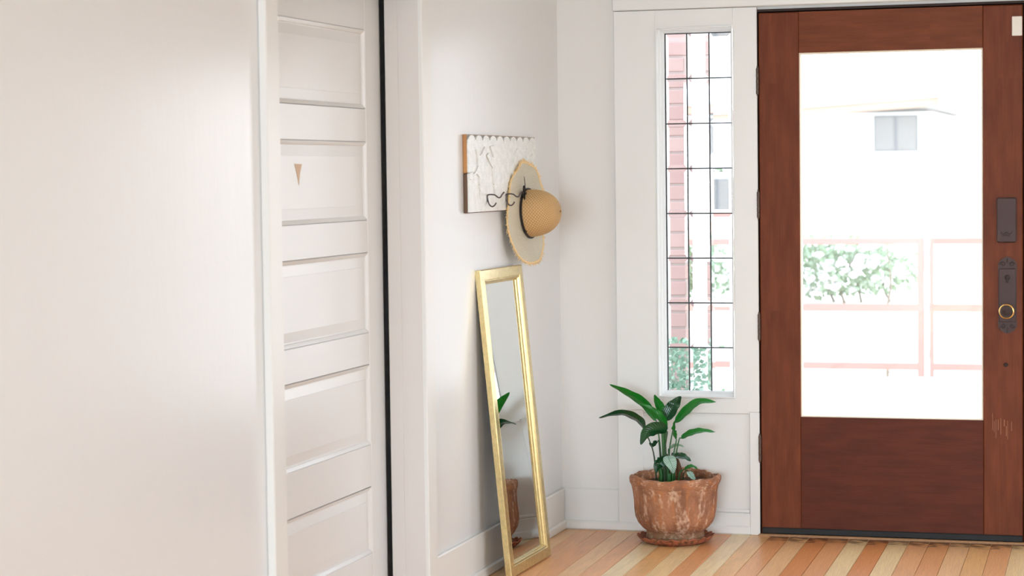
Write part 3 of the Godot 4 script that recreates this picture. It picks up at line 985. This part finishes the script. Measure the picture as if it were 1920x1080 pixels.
# ---------------------------------------------------------------- carved hat board
func plaque() -> void:
	var y0 := 1.333; var H := 0.281; var zl := 1.27; var Wd := 0.88
	var d := base("coat_rack", v3(-0.025, y0, zl - Wd / 2), "white carved wooden hook board with a scalloped top on the left wall", "coat rack")
	put(bx(v3(-0.025, y0 + 0.143, zl - Wd), v3(-0.0095, y0 + H, zl), 0.002), "board", M.bare_wood, d, "upper board with bare light brown edges")
	put(bx(v3(-0.025, y0, zl - Wd), v3(-0.0095, y0 + 0.142, zl - 0.001), 0.003), "board", M.dark_wood, d, "lower board with weathered grey brown edges")
	var xf := Transform3D(Basis(v3(0, 0, -1), v3(0, 1, 0), v3(1, 0, 0)), v3(0, y0, zl))
	# white face with a scalloped top edge
	var b := MB.new()
	b.xf = xf
	var poly := PackedVector2Array([Vector2(0.003, 0.003)])
	poly.append(Vector2(0.003, 0.13)); poly.append(Vector2(0.012, 0.135)); poly.append(Vector2(0.010, 0.142)); poly.append(Vector2(0.002, 0.146))
	poly.append(Vector2(0.002, 0.262))
	var n := 10
	for k in n:
		var cx := 0.002 + (k + 0.5) * (Wd - 0.004) / n
		for q in 9:
			var a := PI - PI * (q + 0.5) / 9.0
			poly.append(Vector2(cx + cos(a) * 0.0415, 0.258 + sin(a) * 0.021))
	poly.append(Vector2(Wd - 0.002, 0.258)); poly.append(Vector2(Wd - 0.002, 0.003))
	b.prism(poly, -0.0095, -0.004)
	put(b, "carved_face", M.chalk, d)
	put(bx(v3(-0.0096, y0 + 0.25, zl - Wd + 0.001), v3(-0.0090, y0 + H - 0.001, zl - 0.001), 0), "backing_strip", M.grey_wood, d, "grey unpainted wood between the scallops")
	for pts in [
		[[0.055, 0.140], [0.085, 0.152], [0.108, 0.170], [0.100, 0.200], [0.084, 0.228], [0.125, 0.205], [0.150, 0.212], [0.190, 0.238], [0.196, 0.190], [0.186, 0.150], [0.160, 0.110], [0.150, 0.080], [0.133, 0.058], [0.122, 0.090], [0.118, 0.128], [0.090, 0.140]],
		[[0.300, 0.085], [0.292, 0.120], [0.286, 0.160], [0.250, 0.180], [0.210, 0.206], [0.235, 0.216], [0.270, 0.206], [0.296, 0.198], [0.280, 0.216], [0.256, 0.240], [0.310, 0.244], [0.360, 0.236], [0.400, 0.200], [0.425, 0.160], [0.405, 0.120], [0.380, 0.095], [0.345, 0.050], [0.315, 0.062]],
		[[0.548, 0.090], [0.545, 0.140], [0.555, 0.190], [0.580, 0.215], [0.612, 0.236], [0.622, 0.205], [0.660, 0.205], [0.664, 0.160], [0.640, 0.120], [0.610, 0.060], [0.575, 0.060]],
		[[0.700, 0.080], [0.705, 0.150], [0.725, 0.200], [0.760, 0.235], [0.780, 0.200], [0.820, 0.215], [0.812, 0.150], [0.770, 0.080], [0.735, 0.055]],
	]:
		var p := PackedVector2Array()
		for q in pts:
			p.append(Vector2(q[0], q[1]))
		b = MB.new()
		b.xf = xf
		b.prism(p, -0.0042, 0.001, 0.0022)
		put(b, "carved_leaf", M.chalk, d)
	b = MB.new()
	b.xf = xf
	b.prism(PackedVector2Array([Vector2(-0.001, 0.122), Vector2(0.03, 0.118), Vector2(0.045, 0.13), Vector2(0.04, 0.148), Vector2(0.012, 0.146), Vector2(-0.001, 0.14)]), -0.009, 0.0, 0.002)
	put(b, "carved_boss", M.chalk, d)
	# three double hooks of bent iron
	for z in [1.052, 0.815, 0.578]:
		var h := MB.new()
		var o := v3(-0.004, 1.392, z)
		h.tube(curve([o + v3(0.001, -0.022, 0), o + v3(0.001, -0.006, 0), o + v3(0.003, 0.003, 0), o + v3(0.014, 0.005, 0), o + v3(0.030, 0.003, 0), o + v3(0.043, -0.006, 0), o + v3(0.051, -0.005, 0), o + v3(0.058, 0.005, 0), o + v3(0.066, 0.014, 0)]), 0.0027)
		h.tube(curve([o + v3(0.001, -0.002, 0), o + v3(0.004, -0.018, 0), o + v3(0.010, -0.033, 0), o + v3(0.020, -0.039, 0), o + v3(0.029, -0.034, 0), o + v3(0.035, -0.025, 0)]), 0.0026)
		put(h, "hook", M.iron, d)

# ---------------------------------------------------------------- straw hat
func hat() -> void:
	var n := v3(0.99, 0.06, 0.08).normalized()
	var up := (v3(0, 1, 0) - n * n.y).normalized()
	var rt := n.cross(up)          # local axes: x = rt (towards the room's near end), y = n, z = up
	var c := v3(0.024, 1.319, 0.608)
	var xf := Transform3D(Basis(n.cross(up), n, up), c)
	var h := base("straw_hat", c, "wide straw sun hat with a dark cord and frayed brim hanging on the hook board", "hat")
	var b := MB.new()
	b.xf = xf
	var prof := []
	for k in 15:
		var t := k / 14.0
		var hh := 0.132 * sin(t * PI / 2)
		prof.append(Vector2(0.0915 * pow(maxf(1.0 - pow(hh / 0.1321, 2.5), 0.0), 0.5), hh))
	prof.reverse()
	prof.reverse()
	b.lathe(prof, 40, Vector2(10, 4))
	put(b, "crown", M.straw, h, "tan woven crown")
	var brim := func(a: float, t: float) -> Vector3:
		var r := lerpf(0.088, 0.197, t)
		r *= 1.0 + 0.025 * t * cos(2 * a + 0.3) + 0.016 * t * sin(5 * a) + 0.01 * t * sin(9 * a + 1.0)
		var bend := -0.008 * t * t * cos(2 * a) - 0.002 * t + 0.006 * t * sin(3 * a + 0.5) + 0.003 * t * sin(7 * a)
		return v3(cos(a) * r, bend, sin(a) * r)
	var rows := []
	for i in 13:
		var line := []
		for k in 72:
			line.append(brim.call(TAU * k / 72.0, i / 12.0))
		rows.append(line)
	b = MB.new()
	b.xf = xf
	b.grid(rows, true, false, v3(0, 1, 0), Vector2(20, 4))
	var rows2 := []
	for i in 13:
		var line := []
		for k in 72:
			line.append(rows[12 - i][k] - v3(0, 0.003, 0))
		rows2.append(line)
	b.grid(rows2, true, false, v3(0, -1, 0), Vector2(20, 4))
	var br := put(b, "brim", M.straw_brim, h, "pale loosely woven brim")
	# frayed edge: a rolled rim with many short straws
	b = MB.new()
	b.xf = xf
	var rim := []
	for k in 73:
		rim.append(rows[12][k % 72])
	b.tube(rim, 0.0035, -1.0, 6)
	for k in 420:
		var a := TAU * k / 420.0 + rng.randf_range(-0.02, 0.02)
		var p: Vector3 = brim.call(a, 1.0)
		var out := v3(cos(a), rng.randf_range(-0.6, 0.6), sin(a)) + v3(-sin(a), 0, cos(a)) * rng.randf_range(-0.8, 0.8)
		b.tube([p, p + out.normalized() * rng.randf_range(0.006, 0.018)], 0.0015, 0.0008, 4)
	put(b, "fringe", M.fringe, br, "frayed straw edge").set_meta("kind", "stuff")
	# cord round the crown with a bow
	b = MB.new()
	b.xf = xf
	var ring := []
	for k in 49:
		var a := TAU * k / 48.0
		ring.append(v3(cos(a) * 0.0935, 0.006, sin(a) * 0.0935))
	b.tube(ring, 0.0045, -1.0, 8)
	var cord := put(b, "cord", M.cord, h, "dark brown cord round the crown")
	b = MB.new()
	b.xf = xf
	var best := Vector3.ZERO
	var ka := deg_to_rad(52.0)
	best = v3(cos(ka) * 0.097, 0.012, sin(ka) * 0.097)
	var dn := v3(0, 0, -1); var sd := v3(1, 0, 0)
	b.tube([best - sd * 0.006, best, best + sd * 0.006], 0.008, 0.008, 8)
	for lp in [[0.5, 0.9], [0.9, -0.25], [0.2, -1.0]]:
		var e: Vector3 = (sd * lp[0] - dn * lp[1]).normalized()
		var w := e.cross(v3(0, 1, 0)) * 0.010
		b.tube(curve([best, best + e * 0.018 + w + v3(0, 0.004, 0), best + e * 0.032 + v3(0, 0.006, 0), best + e * 0.018 - w + v3(0, 0.004, 0), best]), 0.0026)
	b.tube(curve([best, best + dn * 0.03 + sd * 0.012 + v3(0, 0.004, 0), best + dn * 0.08 + sd * 0.014, best + dn * 0.145 + sd * 0.002]), 0.0034, 0.0018)
	b.tube(curve([best, best + dn * 0.03 + sd * 0.002 + v3(0, 0.004, 0), best + dn * 0.07 + sd * 0.010, best + dn * 0.105 + sd * 0.004]), 0.0034, 0.0018)
	b.tube(curve([best, best - dn * 0.03 - sd * 0.004 + v3(0, 0.004, 0), best - dn * 0.065 - sd * 0.012]), 0.0022, 0.0010)
	put(b, "bow", M.cord, cord)

# ---------------------------------------------------------------- leaning mirror
func leaning_mirror() -> void:
	var W := 0.505; var L := 1.125; var T := 0.022; var lean := deg_to_rad(5.35)
	var X := v3(0.02, 0, -1).normalized()
	var N := v3(1, 0, 0.02).normalized()
	var Y := (v3(0, 1, 0) * cos(lean) - N * sin(lean)).normalized()
	var Z := X.cross(Y).normalized()
	# back lower edge rests on the boards, front lower edge a little above
	var foot := v3(0.105, 0.0, 0.8925) - Z * T
	foot.y = 0.0022
	var xf := Transform3D(Basis(X, Y, Z), foot + Y * L / 2)
	var m := base("leaning_mirror", foot, "tall narrow mirror in a pale gold frame leaning on the left wall", "mirror")
	var prof := [Vector2(0.055, 0.0), Vector2(0, 0.0), Vector2(0, T - 0.003), Vector2(0.003, T), Vector2(0.037, T), Vector2(0.0395, T - 0.003), Vector2(0.042, T - 0.0035), Vector2(0.045, T - 0.0015), Vector2(0.048, T - 0.004), Vector2(0.050, T - 0.010), Vector2(0.055, T - 0.013), Vector2(0.055, 0.006)]
	for k in 4:
		var b := MB.new()
		b.xf = xf
		b.frame_side(k, W, L, prof)
		put(b, "frame_rail", M.gilt, m)
	var g := MB.new()
	g.xf = xf
	g.box(v3(-W / 2 + 0.050, -L / 2 + 0.050, 0.003), v3(W / 2 - 0.050, L / 2 - 0.050, 0.0065), 0)
	put(g, "mirror_glass", M.mirror, m)
	g = MB.new()
	g.xf = xf
	g.box(v3(-W / 2 + 0.01, -L / 2 + 0.01, 0.0004), v3(W / 2 - 0.01, L / 2 - 0.01, 0.0026), 0)
	put(g, "backing_board", M.dark_wood, m)

# ---------------------------------------------------------------- potted plant
func plant() -> void:
	var c := v3(0.505, 0, 0.215)
	# saucer with a crimped edge
	var rows := []
	var K := 96
	for p in [[0.0, 0.0005, 0.0], [0.095, 0.0005, 0.0], [0.118, 0.002, 0.0], [0.138, 0.012, 0.4], [0.151, 0.025, 1.0], [0.154, 0.028, 1.0], [0.150, 0.030, 1.0], [0.138, 0.021, 0.6], [0.120, 0.010, 0.0], [0.0, 0.009, 0.0]]:
		var line := []
		for k in K:
			var a := TAU * k / K
			var wv := cos(a * 22.0 + 0.6 * sin(a * 3.0))
			var r: float = p[0] + p[2] * (0.003 * wv + 0.002 * sin(2 * a))
			line.append(v3(cos(a) * r, p[1] + p[2] * (0.0032 * wv + 0.003 * sin(a + 1.0)), sin(a) * r))
		rows.append(line)
	var b := MB.new()
	b.xf = Transform3D(Basis.IDENTITY, c)
	b._rings(rows)
	var s := put(b, "plant_saucer", M.dish)
	tag(s, "round terracotta saucer with a crimped edge on the floorboards under the pot", "saucer")

	var t := base("potted_plant", c + v3(0, 0.0105, 0), "leafy green houseplant in a weathered terracotta pot under the leaded window", "potted plant")
	rows = []
	K = 120
	for p in [[0.0, 0.0105, 0.0], [0.108, 0.0105, 0.0], [0.115, 0.014, 0.0], [0.1165, 0.030, 0.0], [0.1135, 0.042, 0.0], [0.1165, 0.050, 0.0], [0.132, 0.062, 0.0], [0.149, 0.082, 0.05], [0.158, 0.105, 0.1], [0.1625, 0.135, 0.15], [0.165, 0.170, 0.2], [0.168, 0.205, 0.35], [0.1715, 0.226, 0.6], [0.1745, 0.236, 0.75], [0.1795, 0.244, 0.9], [0.1815, 0.256, 1.0], [0.181, 0.264, 1.0], [0.176, 0.269, 1.0], [0.168, 0.268, 1.0], [0.163, 0.258, 0.9], [0.160, 0.235, 0.6], [0.156, 0.20, 0.2]]:
		var line := []
		for k in K:
			var a := TAU * k / K
			var wv := sin(a * 3.0 + 0.4) * 0.55 + 0.5 * sin(a * 5.0 + 1.9) + 0.3 * sin(a * 11.0)
			var r: float = p[0] * (1.0 + 0.004 * sin(2 * a + 0.5)) + p[2] * (0.0035 * wv + 0.0012 * sin(23.0 * a)) + (0.0008 * sin(a * 9.0 + p[1] * 60.0) if p[0] > 0.0 else 0.0)
			line.append(v3(cos(a) * r, p[1] + p[2] * (0.0058 * wv + 0.0012 * sin(a * 29.0)), sin(a) * r))
		rows.append(line)
	b = MB.new()
	b.xf = Transform3D(Basis.IDENTITY, c)
	b._rings(rows)
	put(b, "pot", M.clay, t, "weathered terracotta pot with a wavy rim")
	# soil, lumpy
	var sn := noise(61, 14.0, 3)
	rows = []
	for i in 14:
		var line := []
		for k in 48:
			var a := TAU * k / 48.0
			var r := 0.1615 * i / 13.0
			line.append(c + v3(cos(a) * r, 0.236 + 0.012 * sn.get_noise_2d(cos(a) * r, sin(a) * r) + 0.006 * (1.0 - i / 13.0), sin(a) * r))
		rows.append(line)
	b = MB.new()
	b.grid(rows, true, false, v3(0, 1, 0))
	put(b, "soil", M.soil, t)
	# leaves: kind, width, how far the blade turns from the viewer, then root, blade base and on to the tip
	var leaves := [
		["bright", 0.050, 45, [Vector3(0.451, 0.242, 0.210), Vector3(0.426, 0.481, 0.207), Vector3(0.379, 0.544, 0.200), Vector3(0.321, 0.590, 0.228), Vector3(0.254, 0.630, 0.268)]],
		["bright", 0.038, 35, [Vector3(0.466, 0.242, 0.237), Vector3(0.475, 0.450, 0.245), Vector3(0.462, 0.494, 0.259), Vector3(0.423, 0.530, 0.260), Vector3(0.364, 0.561, 0.267)]],
		["bright", 0.040, 30, [Vector3(0.461, 0.242, 0.207), Vector3(0.459, 0.505, 0.208), Vector3(0.445, 0.532, 0.202), Vector3(0.433, 0.558, 0.205), Vector3(0.425, 0.587, 0.218)]],
		["dark", 0.057, 20, [Vector3(0.469, 0.242, 0.215), Vector3(0.467, 0.485, 0.216), Vector3(0.486, 0.519, 0.210), Vector3(0.508, 0.552, 0.214), Vector3(0.535, 0.583, 0.227)]],
		["bright", 0.046, 40, [Vector3(0.473, 0.242, 0.204), Vector3(0.505, 0.473, 0.194), Vector3(0.544, 0.517, 0.182), Vector3(0.596, 0.556, 0.178), Vector3(0.669, 0.558, 0.187)]],
		["bright", 0.038, 50, [Vector3(0.502, 0.242, 0.216), Vector3(0.529, 0.413, 0.208), Vector3(0.566, 0.433, 0.207), Vector3(0.613, 0.444, 0.204), Vector3(0.668, 0.440, 0.198)]],
		["bright", 0.029, 55, [Vector3(0.500, 0.242, 0.237), Vector3(0.513, 0.414, 0.233), Vector3(0.507, 0.437, 0.235), Vector3(0.508, 0.463, 0.235), Vector3(0.510, 0.491, 0.224)]],
		["dark", 0.058, 60, [Vector3(0.435, 0.242, 0.236), Vector3(0.388, 0.453, 0.250), Vector3(0.366, 0.488, 0.256), Vector3(0.305, 0.517, 0.285), Vector3(0.227, 0.503, 0.339)]],
		["dark", 0.064, 30, [Vector3(0.470, 0.242, 0.257), Vector3(0.481, 0.442, 0.264), Vector3(0.460, 0.457, 0.301), Vector3(0.422, 0.451, 0.333), Vector3(0.398, 0.402, 0.351)]],
		["silver", 0.051, 15, [Vector3(0.480, 0.242, 0.254), Vector3(0.491, 0.351, 0.282), Vector3(0.500, 0.338, 0.295), Vector3(0.512, 0.316, 0.302), Vector3(0.518, 0.285, 0.300)]],
		["dark", 0.042, 50, [Vector3(0.492, 0.242, 0.229), Vector3(0.500, 0.350, 0.216), Vector3(0.525, 0.345, 0.230), Vector3(0.549, 0.340, 0.233), Vector3(0.576, 0.326, 0.236)]],
		["bright", 0.025, 55, [Vector3(0.522, 0.242, 0.231), Vector3(0.545, 0.292, 0.224), Vector3(0.563, 0.302, 0.229), Vector3(0.579, 0.304, 0.224), Vector3(0.602, 0.294, 0.228)]],
		["silver", 0.026, 30, [Vector3(0.540, 0.242, 0.236), Vector3(0.565, 0.287, 0.249), Vector3(0.575, 0.278, 0.257), Vector3(0.585, 0.265, 0.254), Vector3(0.595, 0.256, 0.251)]],
		["dark", 0.027, 40, [Vector3(0.453, 0.242, 0.230), Vector3(0.435, 0.397, 0.215), Vector3(0.427, 0.392, 0.228), Vector3(0.419, 0.389, 0.240), Vector3(0.410, 0.397, 0.254)]],
		["pale", 0.022, 55, [Vector3(0.477, 0.242, 0.192), Vector3(0.476, 0.365, 0.172), Vector3(0.490, 0.376, 0.157), Vector3(0.508, 0.378, 0.151), Vector3(0.529, 0.371, 0.145)]],
		["dark", 0.044, 20, [Vector3(0.471, 0.242, 0.246), Vector3(0.484, 0.341, 0.252), Vector3(0.463, 0.326, 0.274), Vector3(0.450, 0.310, 0.283), Vector3(0.444, 0.281, 0.285)]],
	]
	var eye := v3(0.215, 0.13, 0.97).normalized()     # the side of the room from which the blades are turned
	for L in leaves:
		blade(t, L[0], L[1], deg_to_rad(L[2]), L[3], eye)
	# leaf sheaths round the stems, and a dry stalk
	for q in [[0.466, 0.232, 0.44, 0.0125, 0.005], [0.452, 0.240, 0.34, 0.011, 0.006], [0.482, 0.238, 0.31, 0.013, 0.006]]:
		b = MB.new()
		b.tube(curve([v3(q[0], 0.228, q[1]), v3(q[0] + 0.003, 0.27, q[1]), v3(q[0] - 0.002, q[2] - 0.04, q[1] + 0.002), v3(q[0] - 0.006, q[2], q[1] + 0.004)]), q[3], q[4], 12)
		put(b, "sheath", M.stem, t)
	b = MB.new()
	b.tube(curve([v3(0.522, 0.228, 0.215), v3(0.524, 0.27, 0.213), v3(0.517, 0.31, 0.213), v3(0.508, 0.342, 0.214)]), 0.018, 0.006, 10)
	put(b, "dry_stalk", M.stem_dry, t, "dry brown stalk")
	# a curled dry leaf on the soil
	b = MB.new()
	rows = []
	for i in 10:
		var line := []
		var u := i / 9.0
		for k in 9:
			var a := (k / 8.0 - 0.5) * 2.6
			var r := 0.017 * sin(PI * clampf(u * 0.92 + 0.04, 0, 1))
			line.append(v3(0.545 + 0.045 * u, 0.250 + 0.02 * sin(PI * u) + r * cos(a), 0.200 + r * sin(a) + 0.01 * u))
		rows.append(line)
	b.grid(rows, false, false, v3(0, 1, 0))
	put(b, "dry_leaf", M.stem_dry, t, "curled brown dry leaf on the soil")

func blade(parent: Node3D, kind: String, width: float, turn: float, pts: Array, eye: Vector3) -> void:
	var mid := curve(pts.slice(1), 7)
	var R := mid.size()
	var rows := []
	for i in R:
		var u := float(i) / (R - 1)
		var d: Vector3 = (mid[mini(i + 1, R - 1)] - mid[maxi(i - 1, 0)]).normalized()
		var side := d.cross(eye).normalized()
		var face := side.cross(d).normalized()
		var lat := side * cos(turn) + face * sin(turn)
		var nrm := lat.cross(d).normalized()
		if nrm.dot(Vector3.UP) < 0.0:
			nrm = -nrm
		var w := width * 0.5 * pow(sin(PI * pow(clampf(u, 0.0, 1.0), 0.72)), 0.8)
		if i == R - 1: w = 0.0004
		if i == 0: w = 0.001
		var line := []
		for k in 11:
			var s := (k - 5) / 5.0
			line.append(mid[i] + lat * s * w + nrm * (absf(s) * 0.32 * w - 0.10 * s * s * w + 0.0012 * sin(u * 26.0 + s) * absf(s)))
		rows.append(line)
	var b := MB.new()
	b.grid(rows, false, false, eye)
	var lf := put(b, "leaf", M.leaf[kind], parent)
	# leaf stalk from the soil to the blade
	var a: Vector3 = pts[0]; var e: Vector3 = pts[1]
	var lead: Vector3 = (pts[1] - pts[2]).normalized()
	var m1 := a.lerp(e, 0.5) + v3((e.x - a.x) * -0.25, 0.012, (e.z - a.z) * -0.25)
	b = MB.new()
	b.tube(curve([a, m1, e + lead * 0.008, e]), 0.0036 if kind != "silver" else 0.002, 0.0018, 7)
	put(b, "leaf_stalk", M.stem_dark if kind != "bright" else M.stem, lf)

# ---------------------------------------------------------------- outside
func outside() -> void:
	struct(bx(v3(-40, -0.30, -80), v3(40, -0.06, -0.22), 0), "ground", M.concrete, "pale sunlit paving outside the front door", "ground")
	# fence of two red framed panels with a white post between
	var zf := -6.5
	for q in [[-2.6, 0.80, "left", 0.80 - 0.043, 0.80], [0.84, 3.6, "right", 0.84, 0.867]]:
		var x0: float = q[0]; var x1: float = q[1]
		var f := base("garden_fence", v3((x0 + x1) / 2, 0.05, zf), "glare-paled red framed fence panel %s of the white post outside the door glass" % q[2], "fence panel", "", "fence panels beyond the front door")
		put(bx(v3(x0, 0.955, zf - 0.02), v3(x1, 0.997, zf + 0.02), 0.003), "rail", M.rail, f)
		put(bx(v3(x0, 0.49, zf - 0.02), v3(x1, 0.543, zf + 0.02), 0.003), "rail", M.rail, f)
		put(bx(v3(x0, 0.088, zf - 0.02), v3(x1, 0.135, zf + 0.02), 0.003), "rail", M.rail, f)
		if q[2] == "left":
			var bolt := MB.new()
			bolt.box(v3(0.540, 0.036, zf - 0.012), v3(0.560, 0.089, zf + 0.024), 0.004)
			bolt.tube([v3(0.548, 0.060, zf + 0.02), v3(0.566, 0.075, zf + 0.04)], 0.007)
			put(bolt, "drop_bolt", M.twig, f, "small dark bolt under the bottom rail")
		var sx: float = x1 - 0.043 if q[2] == "left" else x0
		put(bx(v3(sx, 0.04, zf - 0.022), v3(sx + (0.043 if q[2] == "left" else 0.026), 0.998, zf + 0.022), 0.003), "post", M.rail, f)
		var fx := x0 if q[2] == "left" else x1 - 0.04
		put(bx(v3(fx, -0.06, zf - 0.022), v3(fx + 0.04, 0.998, zf + 0.022), 0.003), "post", M.rail, f)
		for k in 3:
			var hy: float = [0.2, 0.52, 0.9][k]
			var hx := x1 - 0.009 if q[2] == "left" else x0 - 0.005
			put(bx(v3(hx, hy - 0.03, zf - 0.012), v3(hx + 0.014, hy + 0.03, zf + 0.014), 0.003), "hinge", M.rail_grey, f)
	tag(put(bx(v3(0.806, -0.06, zf - 0.03), v3(0.834, 1.05, zf + 0.02), 0.004), "fence_post", M.white_out), "slim white post between the two red fence panels", "post")
	# rose hedge behind the left panel
	leafy("rose_hedge", v3(-0.15, 0.502, -7.3), v3(0.95, 0.22, 0.28), 0.265, 2100, 0.06, M.foliage, "loose green rose hedge with white blooms growing on a low white garden wall behind the fence", 110)
	leafy("shrub", v3(-1.95, 0.502, -7.35), v3(0.75, 0.22, 0.28), 0.30, 1000, 0.05, M.foliage, "green shrub further left behind the fence seen through the leaded window", 20)
	tag(put(bx(v3(-3.2, -0.06, -7.75), v3(0.95, 0.50, -6.95), 0.01), "garden_wall", M.white_out), "low white garden wall under the hedge behind the left fence panel", "planter")  # solid low white garden wall; the hedge stands on top of it
	# white house far beyond
	var h := base("house", v3(-6, -0.06, -33), "pale bungalow far beyond the fence with a low roof and dark sash windows", "house")
	put(bx(v3(-14, -0.06, -38), v3(-1.45, 2.46, -30.0), 0.01), "wall", M.siding, h)
	put(bx(v3(-14, 0.28, -30.02), v3(-1.43, 0.61, -29.96), 0.01), "base_band", M.peach, h, "pale peach band along the foot of the wall")
	var b := MB.new()
	b.xf = Transform3D(Basis(Vector3.BACK, deg_to_rad(3.3)), v3(-1.29, 2.70, -30))
	b.box(v3(-13, -0.12, -8.5), v3(0, -0.02, 0.48), 0.01)
	put(b, "soffit", M.white_out, h)
	b = MB.new()
	b.xf = Transform3D(Basis(Vector3.BACK, deg_to_rad(3.3)), v3(-1.29, 2.70, -30))
	b.box(v3(-13, -0.15, 0.485), v3(0, -0.015, 0.52), 0.006)
	put(b, "fascia", M.fascia, h, "pale peach fascia board")
	b = MB.new()
	b.xf = Transform3D(Basis(Vector3.BACK, deg_to_rad(3.3)), v3(-1.27, 2.72, -30))
	b.box(v3(-13.1, -0.02, -8.6), v3(0.04, 0.05, 0.56), 0.01)
	put(b, "roof", M.roof, h)
	for q in [[-2.464, -1.69, 1.16, 2.42], [-5.6, -4.9, 0.05, 1.35]]:
		var w := put(bx(v3(q[0], q[2], -30.05), v3(q[1], q[3], -29.97), 0.01), "window", M.far_frame, h)
		var my: float = lerpf(q[2], q[3], 0.51); var mx: float = (q[0] + q[1]) / 2
		put(bx(v3(q[0] + 0.03, my, -30), v3(mx - 0.03, q[3] - 0.03, -29.955), 0.004), "pane", M.far_glass, w)
		put(bx(v3(mx + 0.03, my, -30), v3(q[1] - 0.03, q[3] - 0.03, -29.955), 0.004), "pane", M.far_glass, w)
		put(bx(v3(q[0], q[2], -30), v3(q[1], my - 0.03, -29.95), 0.004), "blind", M.white_out, w)
	# brick pier and white column of the porch, seen through the leaded window
	var pier := base("brick_pier", v3(0.02, -0.06, -1.4), "pinkish red brick pier outside behind the left panes of the leaded window", "pier")
	put(bx(v3(-0.222, -0.06, -1.592), v3(0.262, 2.11, -1.208), 0), "mortar", M.mortar, pier)
	var mesh_full := bx(v3(-0.117, -0.0315, -0.05), v3(0.117, 0.0315, 0.05), 0.004).mesh()
	var mesh_side := bx(v3(-0.05, -0.0315, -0.088), v3(0.05, 0.0315, 0.088), 0.004).mesh()
	for r in 29:
		var y := -0.022 + r * 0.0735
		var odd := r % 2
		for k in 2 + odd:
			var o := MeshInstance3D.new()
			o.name = "brick"
			var cx := -0.225 + 0.122 + k * 0.245
			o.mesh = mesh_full
			if odd:
				cx = [-0.168, 0.02, 0.209][k]
				o.mesh = mesh_full if k == 1 else bx(v3(-0.056, -0.0315, -0.05), v3(0.056, 0.0315, 0.05), 0.004).mesh()
			o.material_override = M.brick[rng.randi() % 3]
			pier.add_child(o, true)
			o.position = v3(cx, y, -1.252) - pier.position
		for k in 2:
			var o := MeshInstance3D.new()
			o.name = "brick"
			o.mesh = mesh_side
			o.material_override = M.brick[rng.randi() % 3]
			pier.add_child(o, true)
			o.position = v3(0.216, y, -1.40 - k * 0.19 + 0.01) - pier.position
	b = MB.new()
	b.box(v3(0.285, -0.06, -1.30), v3(0.365, 2.40, -1.22), 0.004)
	b.box(v3(0.279, -0.06, -1.306), v3(0.371, 0.08, -1.214), 0.004)
	tag(put(b, "porch_post", M.white_out), "slim white porch post beside the brick pier behind the leaded window", "post")
	b = MB.new()
	b.box(v3(-0.23, 2.11, -1.60), v3(0.268, 2.17, -1.20), 0.005)
	put(b, "cap", M.white_out, pier)
	# round shrub in a glazed pot low behind the leaded window
	var tp := base("garden_pot", v3(0.285, -0.06, -0.82), "pale green glazed garden pot holding a round shrub outside the leaded window", "garden pot")
	b = MB.new()
	b.xf = Transform3D(Basis.IDENTITY, v3(0.285, -0.06, -0.82))
	b.lathe([Vector2(0, 0), Vector2(0.10, 0), Vector2(0.11, 0.01), Vector2(0.145, 0.2), Vector2(0.16, 0.40), Vector2(0.165, 0.42), Vector2(0.15, 0.425), Vector2(0.14, 0.40), Vector2(0, 0.39)], 32)
	put(b, "pot", M.glaze, tp)
	foliage_part(tp, "foliage", v3(0.285, 0.57, -0.82), v3(0.145, 0.175, 0.145), 700, 0.032, M.shrub)

func foliage_part(parent: Node3D, called: String, c: Vector3, r: Vector3, count: int, size: float, m: Material) -> void:
	var b := MB.new()
	for k in count:
		var d := v3(rng.randfn(), rng.randfn(), rng.randfn()).normalized()
		var p := c + d * r * pow(rng.randf(), 0.4)
		var a := (d + v3(rng.randfn(), rng.randfn(), rng.randfn()) * 0.5).normalized()
		var s := a.cross(v3(rng.randfn(), rng.randfn(), rng.randfn())).normalized() * size * 0.35
		var l := size * rng.randf_range(0.7, 1.2)
		var nrm := a.cross(s).normalized()
		b.flat(p, p + a * l * 0.5 + s, p + a * l, nrm)
		b.flat(p, p + a * l, p + a * l * 0.5 - s, nrm)
	put(b, called, m, parent).set_meta("kind", "stuff")

func leafy(called: String, at: Vector3, r: Vector3, top: float, count: int, size: float, m: Material, label: String, blooms: int) -> void:
	var o := base(called, at, label, "hedge" if called.contains("hedge") else "shrub")
	foliage_part(o, "foliage", at + v3(0, top, 0), r, count, size, m)
	var b := MB.new()
	for k in 14:
		var p := at + v3(rng.randf_range(-0.7, 0.7) * r.x, 0, rng.randf_range(-0.3, 0.3))
		b.tube(curve([p, p + v3(rng.randf_range(-0.1, 0.1), top * 0.6, 0), p + v3(rng.randf_range(-0.2, 0.2), top + 0.2, 0)]), 0.012, 0.004, 5)
	put(b, "branches", M.twig, o).set_meta("kind", "stuff")
	b = MB.new()
	for k in blooms:
		var d := v3(rng.randfn(), rng.randfn(), absf(rng.randfn())).normalized()
		b.xf = Transform3D(Basis(v3(1, 0, 0), rng.randf() * 0.6), at + v3(0, top, 0) + d * r * rng.randf_range(0.7, 1.0))
		b.lathe([Vector2(0, -0.02), Vector2(0.025, -0.01), Vector2(0.04, 0.01), Vector2(0.032, 0.022), Vector2(0.015, 0.012), Vector2(0, 0.018)], 8)
	put(b, "blooms", M.petal, o).set_meta("kind", "stuff")
